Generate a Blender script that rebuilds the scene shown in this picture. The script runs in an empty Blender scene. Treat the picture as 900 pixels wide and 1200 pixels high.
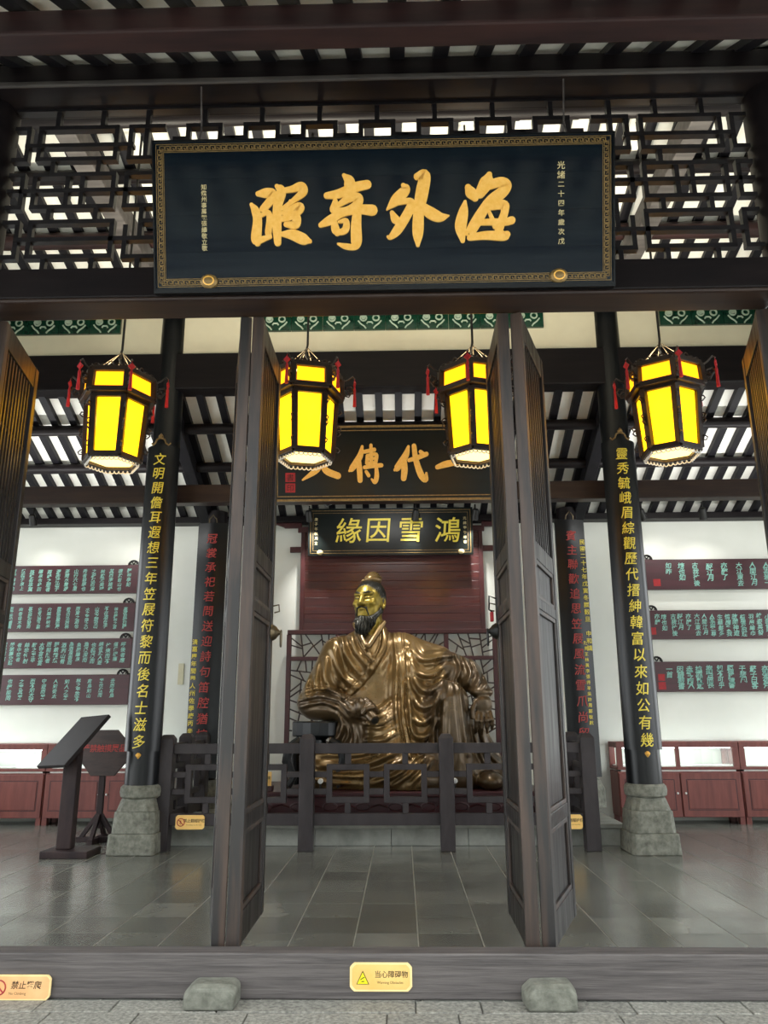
import bpy, bmesh, math, random
import numpy as np
from mathutils import Matrix, Vector

random.seed(7)
R_ = math.radians
sc = bpy.context.scene
COL = sc.collection

# ------------------------------------------------------------------ camera
cam_d = bpy.data.cameras.new('camera')
cam_d.sensor_fit = 'VERTICAL'; cam_d.sensor_height = 24.0; cam_d.lens = 18.0
cam_d.clip_start = 0.05; cam_d.clip_end = 200
cam = bpy.data.objects.new('camera', cam_d); COL.objects.link(cam)
pit, yaw, rol = R_(14.853), R_(1.2635), R_(-0.2525)
fw = Vector((-math.sin(yaw)*math.cos(pit), math.cos(yaw)*math.cos(pit), math.sin(pit)))
rt = Vector((math.cos(yaw), math.sin(yaw), 0)); up = rt.cross(fw)
c_, s_ = math.cos(rol), math.sin(rol)
rt, up = c_*rt + s_*up, -s_*rt + c_*up
mw = Matrix((rt, up, -fw)).transposed().to_4x4(); mw.translation = (0.145, 0, 1.5)
cam.matrix_world = mw
sc.camera = cam

# ------------------------------------------------------------------ world, exposure
w = bpy.data.worlds.new('sky'); sc.world = w; w.use_nodes = True
bg = w.node_tree.nodes['Background']
bg.inputs[0].default_value = (0.93, 0.97, 1.0, 1); bg.inputs[1].default_value = 2.7
vs = sc.view_settings
vs.view_transform = 'Standard'; vs.look = 'None'; vs.gamma = 1.0; vs.use_curve_mapping = False
vs.exposure = 0.55
sc.cycles.use_denoising = True
sc.cycles.max_bounces = 8; sc.cycles.diffuse_bounces = 5; sc.cycles.glossy_bounces = 4
sc.cycles.sample_clamp_indirect = 6.0
LAMP_W = 300.0        # wall spot lamps
TUBE_W = 21.0         # added tube lamps, unseen behind the tie beam
LANTERN_EMIT = 1.02    # lit silk of the lanterns

# ------------------------------------------------------------------ materials
def lin(h):
    h = h.lstrip('#'); out = []
    for i in (0, 2, 4):
        c = int(h[i:i+2], 16)/255
        out.append(c/12.92 if c <= 0.04045 else ((c+0.055)/1.055)**2.4)
    return (*out, 1)
M = {}
def pmat(name, c1, c2=None, scale=(4, 4, 4), rough=0.6, metal=0.0, ior=1.5, bump=0.0, detail=4, rough2=None, spec=0.5, coat=0.0, lo=0.35, hi=0.65, var=0.0):
    """procedural: noise (stretched by scale) mixes two colours, drives bump and gloss"""
    m = bpy.data.materials.new(name); m.use_nodes = True
    nt = m.node_tree; N = nt.nodes; L = nt.links
    b = N['Principled BSDF']
    b.inputs['Roughness'].default_value = rough; b.inputs['Metallic'].default_value = metal
    b.inputs['Specular IOR Level'].default_value = spec; b.inputs['IOR'].default_value = ior
    b.inputs['Coat Weight'].default_value = coat; b.inputs['Coat Roughness'].default_value = 0.15
    tc = N.new('ShaderNodeTexCoord'); oi = N.new('ShaderNodeObjectInfo')
    mp = N.new('ShaderNodeVectorMath'); mp.operation = 'MULTIPLY'; mp.inputs[1].default_value = scale
    ad = N.new('ShaderNodeVectorMath'); ad.operation = 'ADD'
    ml = N.new('ShaderNodeMath'); ml.operation = 'MULTIPLY'; ml.inputs[1].default_value = 37.0
    L.new(oi.outputs['Random'], ml.inputs[0])
    L.new(tc.outputs['Object'], mp.inputs[0]); L.new(mp.outputs[0], ad.inputs[0]); L.new(ml.outputs[0], ad.inputs[1])
    nz = N.new('ShaderNodeTexNoise'); nz.inputs['Scale'].default_value = 1.0; nz.inputs['Detail'].default_value = detail
    nz.inputs['Roughness'].default_value = 0.6
    L.new(ad.outputs[0], nz.inputs['Vector'])
    rp = N.new('ShaderNodeMapRange'); rp.inputs[1].default_value = lo; rp.inputs[2].default_value = hi
    L.new(nz.outputs['Fac'], rp.inputs[0])
    mx = N.new('ShaderNodeMix'); mx.data_type = 'RGBA'
    mx.inputs[6].default_value = lin(c1); mx.inputs[7].default_value = lin(c2 or c1)
    L.new(rp.outputs[0], mx.inputs[0])
    out = mx.outputs[2]
    if var:
        hs = N.new('ShaderNodeHueSaturation')
        vr = N.new('ShaderNodeMapRange'); vr.inputs[3].default_value = 1-var; vr.inputs[4].default_value = 1+var
        L.new(oi.outputs['Random'], vr.inputs[0]); L.new(vr.outputs[0], hs.inputs['Value']); L.new(out, hs.inputs['Color'])
        out = hs.outputs[0]
    L.new(out, b.inputs['Base Color'])
    if rough2 is not None:
        rr = N.new('ShaderNodeMapRange'); rr.inputs[1].default_value = lo; rr.inputs[2].default_value = hi
        rr.inputs[3].default_value = rough; rr.inputs[4].default_value = rough2
        L.new(nz.outputs['Fac'], rr.inputs[0]); L.new(rr.outputs[0], b.inputs['Roughness'])
    if bump:
        bm = N.new('ShaderNodeBump'); bm.inputs['Strength'].default_value = bump; bm.inputs['Distance'].default_value = 0.01
        L.new(nz.outputs['Fac'], bm.inputs['Height']); L.new(bm.outputs[0], b.inputs['Normal'])
    M[name] = m
    return m
def emat(name, col, strength, trans=None):
    m = bpy.data.materials.new(name); m.use_nodes = True
    nt = m.node_tree; N = nt.nodes; L = nt.links
    for n in list(N):
        if n.type != 'OUTPUT_MATERIAL': N.remove(n)
    o = [n for n in N if n.type == 'OUTPUT_MATERIAL'][0]
    e = N.new('ShaderNodeEmission'); e.inputs[0].default_value = lin(col); e.inputs[1].default_value = strength
    if trans:
        t = N.new('ShaderNodeBsdfTranslucent'); t.inputs[0].default_value = lin(trans)
        a = N.new('ShaderNodeAddShader'); L.new(e.outputs[0], a.inputs[0]); L.new(t.outputs[0], a.inputs[1])
        L.new(a.outputs[0], o.inputs[0])
    else:
        L.new(e.outputs[0], o.inputs[0])
    M[name] = m
def glassmat(name):
    m = bpy.data.materials.new(name); m.use_nodes = True
    nt = m.node_tree; N = nt.nodes; L = nt.links
    o = [n for n in N if n.type == 'OUTPUT_MATERIAL'][0]; N.remove(N['Principled BSDF'])
    t = N.new('ShaderNodeBsdfTransparent'); t.inputs[0].default_value = (0.93, 0.97, 0.96, 1)
    g = N.new('ShaderNodeBsdfGlossy'); g.inputs['Roughness'].default_value = 0.03
    x = N.new('ShaderNodeMixShader'); x.inputs[0].default_value = 0.14
    L.new(t.outputs[0], x.inputs[1]); L.new(g.outputs[0], x.inputs[2]); L.new(x.outputs[0], o.inputs[0])
    M[name] = m

pmat('dark_beam', '#1a1516', '#110e10', (1.5, 14, 14), 0.45, bump=0.15, spec=0.18)
pmat('dark_rafter', '#1c1b1f', '#131216', (12, 2, 12), 0.5, spec=0.18)
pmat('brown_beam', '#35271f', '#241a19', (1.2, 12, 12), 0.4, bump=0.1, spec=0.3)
pmat('red_beam', '#32201f', '#221718', (1.2, 12, 12), 0.5, bump=0.1, spec=0.25)
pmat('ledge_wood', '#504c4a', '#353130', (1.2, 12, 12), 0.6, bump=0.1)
pmat('door_wood', '#241e1c', '#161311', (14, 14, 1.4), 0.33, bump=0.12, rough2=0.48, spec=0.4)
pmat('door_wood_lit', '#47382f', '#252322', (10, 10, 0.8), 0.45, bump=0.15, lo=0.4, hi=0.6)  # lighter door wood: light on edges and mouldings put into the colour
pmat('sill_wood', '#6b6562', '#3a3635', (2.2, 40, 55), 0.6, bump=0.5, lo=0.25, hi=0.75, detail=8)
pmat('lattice_wood', '#1f1d20', '#151416', (8, 8, 8), 0.38, spec=0.3)
pmat('rail_wood', '#393435', '#2b2728', (8, 8, 2.5), 0.5, bump=0.15, spec=0.3)
pmat('floor_tile', '#75766f', '#545651', (1.6, 1.6, 1.6), 0.19, bump=0.006, rough2=0.27, spec=0.6, ior=2.0, detail=5, var=0.22, lo=0.3, hi=0.7)
pmat('floor_joint', '#9c9a90', '#85837a', (9, 9, 9), 0.8)
pmat('paving', '#a3a196', '#6b6a63', (45, 45, 45), 0.8, bump=0.6, detail=4, var=0.08, lo=0.3, hi=0.66)
pmat('court_stone', '#d6d5cb', '#c8c7bd', (3, 3, 3), 0.8)  # unseen court, made paler than the porch to bounce light under the eave
pmat('paving_joint', '#6f6d66', '#5b5953', (9, 9, 9), 0.9)
pmat('white_wall', '#e8e9e1', '#dddfd5', (0.8, 0.8, 0.8), 0.85, lo=0.3, hi=0.7)
pmat('cream_wall', '#e0d9bd', '#d3cbaf', (1.2, 1.2, 1.2), 0.85, lo=0.3, hi=0.7)
pmat('added_court_roof', '#34373a', '#26282a', (0.6, 0.6, 0.6), 0.8)
pmat('added_court_wall', '#c9cccb', '#b4b8b7', (0.6, 0.6, 0.6), 0.8)
pmat('roof_tile', '#f3f2ea', '#e6e5db', (5, 5, 5), 0.8, lo=0.25, hi=0.75)
pmat('stone', '#85867a', '#55564c', (16, 16, 16), 0.85, bump=0.9, detail=8, lo=0.3, hi=0.7)
pmat('plinth_stone', '#9a9b92', '#7b7d76', (4, 4, 4), 0.6, bump=0.3, detail=6)
pmat('lacquer', '#0b0e11', '#07090b', (3, 3, 3), 0.3, spec=0.4)
pmat('plaque_field', '#08111a', '#0b161d', (0.8, 3, 14), 0.15, rough2=0.22, bump=0.04)
pmat('plaque_dark', '#121817', '#0d1211', (0.8, 3, 10), 0.3, bump=0.05, spec=0.25)
pmat('gold', '#eaaf48', '#f2bd60', (30, 30, 30), 0.42, metal=0.05)
pmat('gold_leaf', '#d8c23c', '#e3cf50', (30, 30, 30), 0.4, metal=0.15)
pmat('gold_dull', '#8f7445', '#6f5a36', (30, 30, 30), 0.45, metal=0.4)
pmat('gold_pale', '#c9ba8a', '#b3a272', (30, 30, 30), 0.5)
pmat('red_paint', '#b03a34', '#96302c', (20, 20, 20), 0.6)
pmat('seal_red', '#a3161c', '#8e1218', (20, 20, 20), 0.6)
pmat('tassel_red', '#b31420', '#8f0f1a', (30, 30, 10), 0.7)
pmat('maroon_board', '#431a22', '#371419', (1, 4, 14), 0.33, bump=0.04)
pmat('jade_ink', '#8cc4b6', '#72aa9d', (20, 20, 20), 0.55)
pmat('cabinet_wood', '#7c4138', '#68332d', (14, 14, 1.6), 0.45, bump=0.08)
pmat('screen_wood', '#4f2726', '#381c1e', (1.2, 8, 26), 0.26, bump=0.25, rough2=0.36, coat=0.35)
pmat('screen_frame', '#471d1f', '#381618', (6, 6, 6), 0.4)
pmat('ice_lattice', '#3a2a22', '#2a1e19', (6, 6, 6), 0.5)
pmat('pedestal_wood', '#3f1418', '#2e0e12', (2, 8, 8), 0.35)
pmat('sign_wood', '#43332e', '#2f2421', (4, 4, 14), 0.55, bump=0.2)
pmat('stand_wood', '#382b2a', '#261d1f', (8, 8, 2), 0.5, bump=0.2, spec=0.25)
pmat('panel_dark', '#1c1513', '#140f0e', (3, 3, 3), 0.5, spec=0.15)
pmat('sign_yellow', '#f0c878', '#e8bb66', (6, 6, 6), 0.5)
pmat('sign_edge', '#f6dda2', '#efd190', (6, 6, 6), 0.45)
pmat('sign_peach', '#eebd84', '#e2aa70', (6, 6, 6), 0.5)
pmat('ink_brown', '#4f3a20', '#3e2d18', (9, 9, 9), 0.7)
pmat('warn_yellow', '#e8e21e', '#e0d91a', (9, 9, 9), 0.5)
pmat('black_iron', '#15130f', '#0d0c0a', (9, 9, 9), 0.45, metal=0.3)
pmat('lantern_wood', '#2a1a0e', '#1b110a', (12, 12, 12), 0.4)
pmat('brass', '#6e614a', '#544a38', (12, 12, 12), 0.35, metal=0.8)
pmat('white_metal', '#e8e8e4', '#dcdcd8', (9, 9, 9), 0.3)
pmat('green_glaze', '#17402f', '#0f3023', (9, 9, 9), 0.2, coat=0.3)
pmat('pale_glaze', '#b9c9b4', '#9fb39e', (9, 9, 9), 0.25)
pmat('bronze', '#81683f', '#675232', (3.2, 3.2, 3.2), 0.25, metal=0.6, rough2=0.36, coat=0.25, lo=0.3, hi=0.7)
pmat('bronze_dark', '#5c4a31', '#493a26', (4, 4, 4), 0.27, metal=0.55, rough2=0.38, coat=0.25)
pmat('face_gold', '#94802f', '#6e5d20', (9, 9, 9), 0.3, metal=0.55, rough2=0.4)
pmat('hair_dark', '#33322c', '#22211d', (10, 10, 10), 0.33, metal=0.6)
pmat('paper', '#d8d2b4', '#ccc5a6', (4, 4, 4), 0.8)
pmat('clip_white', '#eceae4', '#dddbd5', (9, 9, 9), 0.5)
emat('lantern_pane', '#ffc60c', LANTERN_EMIT, '#ffe68a')
emat('lantern_pane_top', '#ffb81e', LANTERN_EMIT*0.72, '#ffd060')
emat('lantern_floor', '#fff0b0', LANTERN_EMIT*0.75, '#fff0b8')
emat('added_glow', '#ffffff', 8.0)
glassmat('glass')

# ------------------------------------------------------------------ helpers
class MB:
    """collects shapes, then links them as one mesh object"""
    def __init__(s): s.v = []; s.f = []; s.mi = []; s.cur = 0
    def add(s, vs, fs):
        o = len(s.v); s.v.extend([tuple(p) for p in vs])
        for f in fs: s.f.append([i+o for i in f]); s.mi.append(s.cur)
        return s
    def box(s, x0, x1, y0, y1, z0, z1):
        v = [(x, y, z) for x in (x0, x1) for y in (y0, y1) for z in (z0, z1)]
        return s.add(v, [(0,1,3,2),(4,6,7,5),(0,4,5,1),(2,3,7,6),(0,2,6,4),(1,5,7,3)])
    def bar(s, p, q, w, h, upv=(0, 0, 1)):
        p = Vector(p); q = Vector(q); d = (q-p).normalized(); u = Vector(upv)
        if abs(d.dot(u)) > 0.97: u = Vector((0, 1, 0))
        r = d.cross(u).normalized(); u = r.cross(d)
        v = [a + r*(i*w/2) + u*(j*h/2) for a in (p, q) for i in (-1, 1) for j in (-1, 1)]
        return s.add(v, [(0,1,3,2),(4,6,7,5),(0,4,5,1),(2,3,7,6),(0,2,6,4),(1,5,7,3)])
    def prism(s, poly, y0, y1):              # polygon in XZ pushed along Y
        n = len(poly)
        v = [(x, y0, z) for x, z in poly] + [(x, y1, z) for x, z in poly]
        return s.add(v, [list(range(n)), list(range(2*n-1, n-1, -1))] + [(i, i+n, (i+1) % n+n, (i+1) % n) for i in range(n)])
    def tube(s, pts, r, seg=6, closed=False):
        pts = [Vector(p) for p in pts]; n = len(pts)
        rs = r if isinstance(r, (list, tuple)) else [r]*n
        prev = None; rings = []
        for i, p in enumerate(pts):
            a = pts[(i-1) % n] if (i > 0 or closed) else p
            b = pts[(i+1) % n] if (i < n-1 or closed) else p
            d = (b-a).normalized()
            if prev is None:
                u = d.cross(Vector((0, 0, 1)))
                if u.length < 0.05: u = d.cross(Vector((0, 1, 0)))
            else:
                u = prev - d*prev.dot(d)
            u.normalize(); prev = u; q = d.cross(u)
            rings.append([p + (u*math.cos(2*math.pi*k/seg) + q*math.sin(2*math.pi*k/seg))*rs[i] for k in range(seg)])
        v = [x for ring in rings for x in ring]; f = []
        m = n if closed else n-1
        for i in range(m):
            j = (i+1) % n
            for k in range(seg):
                f.append((i*seg+k, i*seg+(k+1) % seg, j*seg+(k+1) % seg, j*seg+k))
        if not closed:
            f.append(list(range(seg-1, -1, -1))); f.append([(n-1)*seg+k for k in range(seg)])
        return s.add(v, f)
    def lathe(s, prof, c=(0, 0, 0), seg=20, a0=0.0, sx=1.0, sy=1.0):   # profile of (r, z)
        n = len(prof); v = []; f = []
        for r, z in prof:
            for k in range(seg):
                a = a0 + 2*math.pi*k/seg
                v.append((c[0]+r*math.cos(a)*sx, c[1]+r*math.sin(a)*sy, c[2]+z))
        for i in range(n-1):
            for k in range(seg):
                f.append((i*seg+k, i*seg+(k+1) % seg, (i+1)*seg+(k+1) % seg, (i+1)*seg+k))
        f.append(list(range(seg-1, -1, -1))); f.append([(n-1)*seg+k for k in range(seg)])
        return s.add(v, f)
    def xf(s, fn): s.v = [tuple(fn(*p)) for p in s.v]; return s
    def mesh(s, name, mats, org=(0, 0, 0), smooth=False):
        me = bpy.data.meshes.new(name)
        me.from_pydata([(x-org[0], y-org[1], z-org[2]) for x, y, z in s.v], [], s.f)
        for m in (mats if isinstance(mats, (list, tuple)) else [mats]): me.materials.append(M[m])
        if any(s.mi): me.polygons.foreach_set('material_index', s.mi)
        if smooth: me.polygons.foreach_set('use_smooth', [True]*len(s.f))
        me.validate(); me.update()
        return me
    def build(s, name, mats, parent=None, smooth=False, bevel=0.0, auto=False):
        """vertices are in the coordinates in which the whole thing is laid out; the parent's base is its origin"""
        org = root_loc(parent) if parent is not None else (0, 0, 0)
        me = s.mesh(name, mats, org, smooth)
        return link(name, me, parent, bevel, auto)
def root_loc(o):
    while o.parent is not None: o = o.parent
    return tuple(o.get('_b', (0, 0, 0)))
def link(name, data, parent=None, bevel=0.0, auto=False):
    o = bpy.data.objects.new(name, data); COL.objects.link(o)
    if parent is not None: o.parent = parent
    if bevel:
        b = o.modifiers.new('bevel', 'BEVEL'); b.width = bevel; b.segments = 2; b.limit_method = 'ANGLE'
    if auto:
        for p in data.polygons: p.use_smooth = True
        try: data.set_sharp_from_angle(angle=R_(35))
        except Exception: pass
    return o
def tag(o, label, cat=None, group=None, kind=None):
    o['label'] = label
    if cat: o['category'] = cat
    if group: o['group'] = group
    if kind: o['kind'] = kind
    return o
def thing(name, base, label, cat, group=None, kind=None):
    """an Empty at the thing's base; parts are laid out in world space around it"""
    o = bpy.data.objects.new(name, None); COL.objects.link(o)
    o.empty_display_size = 0.2; o.location = base; o['_b'] = tuple(base)
    return tag(o, label, cat, group, kind)
def local_thing(name, loc, label, cat, group=None, rot=(0, 0, 0), kind=None):
    """an Empty whose parts are laid out around the origin"""
    o = bpy.data.objects.new(name, None); COL.objects.link(o)
    o.empty_display_size = 0.2; o.location = loc; o.rotation_euler = rot
    return tag(o, label, cat, group, kind)
def copy_tree(o, parent=None):
    c = o.copy(); COL.objects.link(c); c.parent = parent
    for ch in list(o.children): copy_tree(ch, c)
    return c

# lettering: the built-in typeface turned into thin geometry standing in the XZ plane, facing -Y
_tc = {}
def text_geo(body, size=1.0, bold=0.0, extr=0.0, line=1.0, shear=0.0, res=2):
    key = (body, round(bold, 4), round(extr/size, 4), line, shear, res)
    if key not in _tc:
        cu = bpy.data.curves.new('letters', 'FONT'); cu.body = body; cu.size = 1.0
        cu.align_x = 'CENTER'; cu.align_y = 'CENTER'; cu.space_line = line
        cu.resolution_u = res; cu.offset = bold; cu.extrude = extr/size/2; cu.shear = shear
        ob = bpy.data.objects.new('letters', cu); COL.objects.link(ob)
        dg = bpy.context.evaluated_depsgraph_get()
        me = bpy.data.meshes.new_from_object(ob.evaluated_get(dg))
        vs_ = [tuple(v.co) for v in me.vertices]; fs_ = [tuple(p.vertices) for p in me.polygons]
        bpy.data.objects.remove(ob); bpy.data.curves.remove(cu); bpy.data.meshes.remove(me)
        if vs_:
            ax = [min(v[0] for v in vs_), max(v[0] for v in vs_)]; ay = [min(v[1] for v in vs_), max(v[1] for v in vs_)]
            cx, cy = sum(ax)/2, sum(ay)/2
            vs_ = [(v[0]-cx, v[1]-cy, v[2]) for v in vs_]
        _tc[key] = (vs_, fs_)
    v, f = _tc[key]
    return [(x*size, -z*size, y*size) for x, y, z in v], f
def put_text(b, body, size, x, y, z, bold=0.0, extr=0.0, line=1.0, shear=0.0, fn=None, res=2, sx=1.0):
    v, f = text_geo(body, size, bold, extr, line, shear, res)
    v = [(p[0]*sx+x, p[1]+y, p[2]+z) for p in v]
    if fn: v = [fn(*p) for p in v]
    b.add(v, f)
    return b

def slice_x(b, xs):
    """cut the faces along planes of constant x so that they can follow a curved board"""
    bm = bmesh.new(); vv = [bm.verts.new(p) for p in b.v]
    for f in b.f:
        try: bm.faces.new([vv[i] for i in f])
        except ValueError: pass
    for x in xs:
        bmesh.ops.bisect_plane(bm, geom=bm.verts[:]+bm.edges[:]+bm.faces[:], plane_co=(x, 0, 0), plane_no=(1, 0, 0), dist=1e-6)
    bm.verts.index_update()
    c = MB(); c.add([tuple(v.co) for v in bm.verts], [[v.index for v in f.verts] for f in bm.faces]); bm.free()
    return c

# brush lettering: strokes given as (x, y, half width) in sketch units, swept and thickened
def catmull(P, n=8):
    P = [np.array(p, float) for p in P]; out = []
    Q = [2*P[0]-P[1]] + P + [2*P[-1]-P[-2]]
    for i in range(1, len(Q)-2):
        for k in range(n):
            t = k/n; a, b, c, d = Q[i-1:i+3]
            out.append(0.5*((2*b)+(-a+c)*t+(2*a-5*b+4*c-d)*t*t+(-a+3*b-3*c+d)*t**3))
    out.append(P[-1]); return out
def brush(b, strokes, fx, thick):
    for si, S in enumerate(strokes):
        pts = catmull(S, 6); L = []; Rr = []
        n = len(pts); poly_l = []; poly_r = []
        for i, p in enumerate(pts):
            a = pts[max(0, i-1)]; c = pts[min(n-1, i+1)]; d = (c-a)[:2]; d = d/(np.hypot(*d)+1e-6); nn = np.array([-d[1], d[0]])
            wd = max(2.0, p[2]); poly_l.append(p[:2]+nn*wd); poly_r.append(p[:2]-nn*wd)
        def cap(p, d, w):
            a0 = math.atan2(d[1], d[0])
            return [np.array([p[0]+w*math.cos(a0+t), p[1]+w*math.sin(a0+t)]) for t in (-0.9, 0, 0.9)]
        d1 = (pts[-1]-pts[-2])[:2]; d0 = (pts[0]-pts[1])[:2]
        th = thick*(1+0.03*si)
        rows_l = [fx(*p) for p in poly_l]; rows_r = [fx(*p) for p in poly_r]
        v = [(x, -th, z) for x, z in rows_l] + [(x, -th, z) for x, z in rows_r] + [(x, 0, z) for x, z in rows_l] + [(x, 0, z) for x, z in rows_r]
        f = []
        for i in range(n-1):
            f += [(i, i+1, n+i+1, n+i), (2*n+i+1, 2*n+i, 3*n+i, 3*n+i+1), (i, 2*n+i, 2*n+i+1, i+1), (n+i+1, 3*n+i+1, 3*n+i, n+i)]
        b.add(v, f)
        for p, d, w in ((pts[-1], d1, max(2, pts[-1][2])), (pts[0], d0, max(2, pts[0][2]))):
            a0 = math.atan2(d[1], d[0])
            fan = [fx(p[0]+w*math.cos(a0+t), p[1]+w*math.sin(a0+t)) for t in np.linspace(-math.pi/2, math.pi/2, 7)]
            b.prism(fan, -th, 0)
    return b

# =================================================================== THE SETTING
# ---- floors
fl = thing('floor', (0, 8.5, 0), 'glossy grey stone tile floor of the hall', 'floor', kind='structure')
MB().box(-6.9, 6.9, 4.75, 12.3, -0.2, -0.0025).build('screed', 'floor_joint', fl)
TP = 0.4417; TR = 0.45
tile_me = MB().box(-TP/2+0.0045, TP/2-0.0045, -TR/2+0.004, TR/2-0.004, -0.02, 0.0).mesh('floor_tile', 'floor_tile')
rows = [4.94 + TR*i for i in range(11)]
for yc in rows:
    half = 0.53*yc + 0.55
    k0 = int(-half/TP) - 1; k1 = int(half/TP) + 1
    for k in range(k0, k1+1):
        t = link('floor_tile', tile_me, fl)
        t.location = (0.018 + TP*k, yc-8.5, random.uniform(-0.0012, 0.0))
yb = rows[-1] + TR/2
far = MB()
yy = yb + TR/2
while yy < 12.2:
    for k in range(-16, 17):
        far.box(0.018+TP*k-TP/2+0.003, 0.018+TP*k+TP/2-0.003, yy-TR/2+0.003, yy+TR/2-0.003, -0.02, 0)
    yy += TR
for yc in rows:
    half = 0.53*yc + 0.55; k1 = int(half/TP)+1; k0 = int(-half/TP)-1
    for k in list(range(-16, k0)) + list(range(k1+1, 17)):
        far.box(0.018+TP*k-TP/2+0.003, 0.018+TP*k+TP/2-0.003, yc-TR/2+0.003, yc+TR/2-0.003, -0.02, 0)
o = far.build('distant_tiles', 'floor_tile', fl); o['kind'] = 'stuff'

pv = thing('floor_porch', (0, 4, 0), 'rough grey stone paving of the porch before the threshold', 'paving', kind='structure')
MB().box(-16, 16, -14, 4.75, -0.3, -0.012).build('paving_bed', 'paving_joint', pv)
def slabs(y0, y1, xs):
    for a, b in zip(xs[:-1], xs[1:]):
        MB().box(a+0.004, b-0.004, y0+0.004, y1-0.004, -0.05, random.uniform(-0.003, 0.0)).build('paving_slab', 'paving', pv, bevel=0.004)
slabs(4.553, 4.74, [-3.4, -2.62, -1.83, -1.42, -0.85, 0.2, 0.55, 1.35, 1.95, 2.7, 3.4])
slabs(3.95, 4.55, [-3.4, -2.5, -1.72, -1.25, -0.68, 0.05, 0.42, 1.25, 1.75, 2.35, 3.3])
slabs(3.3, 3.945, [-3.4, -2.2, -1.5, -0.7, 0.1, 0.9, 1.8, 2.6, 3.3])
o = MB()
for i in range(26):
    for k in range(-16, 16):
        o.box(k*0.9+0.004, k*0.9+0.896, 3.295-0.65*(i+1)+0.004, 3.295-0.65*i-0.004, -0.05, 0.0)
for sx in (-1, 1): o.box(min(sx*7.12, sx*16), max(sx*7.12, sx*16), 4.76, 16, -0.3, 0.0)
o = o.build('courtyard_slabs', 'court_stone', pv); o['kind'] = 'stuff'

# ---- walls
tag(MB().box(-6.9, 6.9, 12.12, 12.4, -0.1, 4.62).build('wall_back', 'white_wall'), 'white plaster back wall of the hall', 'wall', kind='structure')
for nm, xa, xb, lb in (('wall_left', -7.1, -6.85, 'white plaster gable wall with wide added daylight openings on the lectern side'), ('wall_right', 6.85, 7.1, 'white plaster gable wall with wide added daylight openings on the side away from the lectern')):
    b = MB()      # piers and spandrels around two unseen openings, added to let daylight in
    for q in ((4.6, 5.1, -0.1, 4.4), (8.9, 9.7, -0.1, 4.4), (11.9, 12.4, -0.1, 4.4), (4.6, 12.4, 4.4, 8.2), (9.7, 11.9, -0.1, 0.5)): b.box(xa, xb, *q)
    tag(b.build(nm, 'white_wall'), lb, 'wall', kind='structure')
MB().box(-16, 16, -12.5, -10.6, 3.9, 7.0).build('eave', 'added_court_roof', tag(MB().box(-16, 16, -11.4, -11, -0.1, 3.9).build('wall_added_court', 'added_court_wall'), 'pale wall with a dark roof, added unseen opposite the hall to shape reflections', 'wall', kind='structure'))  # added and unseen: shapes what the plaque and doors reflect
wu = thing('wall_upper', (0, 9.46, 6.2), 'cream plaster wall above the great beam between the two roofs', 'wall', kind='structure')
MB().box(-6.85, 6.85, 9.4, 9.52, 6.2, 7.0).build('plaster', 'cream_wall', wu)
# green glazed vent blocks let into the top of the cream wall
def arc(c, r, a0, a1, n=8, y=0.0): return [(c[0]+r*math.cos(R_(a0+(a1-a0)*i/n)), y, c[1]+r*math.sin(R_(a0+(a1-a0)*i/n))) for i in range(n+1)]
gt = MB().box(-0.21, 0.21, -0.03, 0.06, -0.125, 0.13).mesh('glazed_block', 'green_glaze')
gs = MB()
for s in (-1, 1):
    gs.tube(arc((s*0.085, 0.045), 0.042, 0, 360, 12, -0.035), 0.012, 5)
    gs.tube([(s*0.155, -0.04, 0.0), (s*0.12, -0.04, -0.045), (s*0.075, -0.04, -0.08), (s*0.05, -0.04, -0.115)], 0.011, 5)
gs.tube([(-0.04, -0.04, -0.045), (-0.025, -0.04, -0.02), (0.025, -0.04, -0.02), (0.04, -0.04, -0.045)], 0.012, 5)
gs.lathe([(0.0, 0), (0.03, 0), (0.03, 0.012), (0.0, 0.012)], (0, 0, 0), 10)
gs.v[-40:] = [(x-0.085, -0.035-z, y+0.05) for x, y, z in gs.v[-40:]]
gsm = gs.mesh('scrollwork', 'pale_glaze')
def glazed(x0, n):
    for i in range(n):
        t = link('glazed_tile', gt, wu); t.location = (x0+0.425*(i+0.5), 9.39-9.46, 6.655-6.2)
        s = link('scrollwork', gsm, t)
glazed(-6.18, 6); glazed(-1.73, 9); glazed(3.64, 6)

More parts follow.
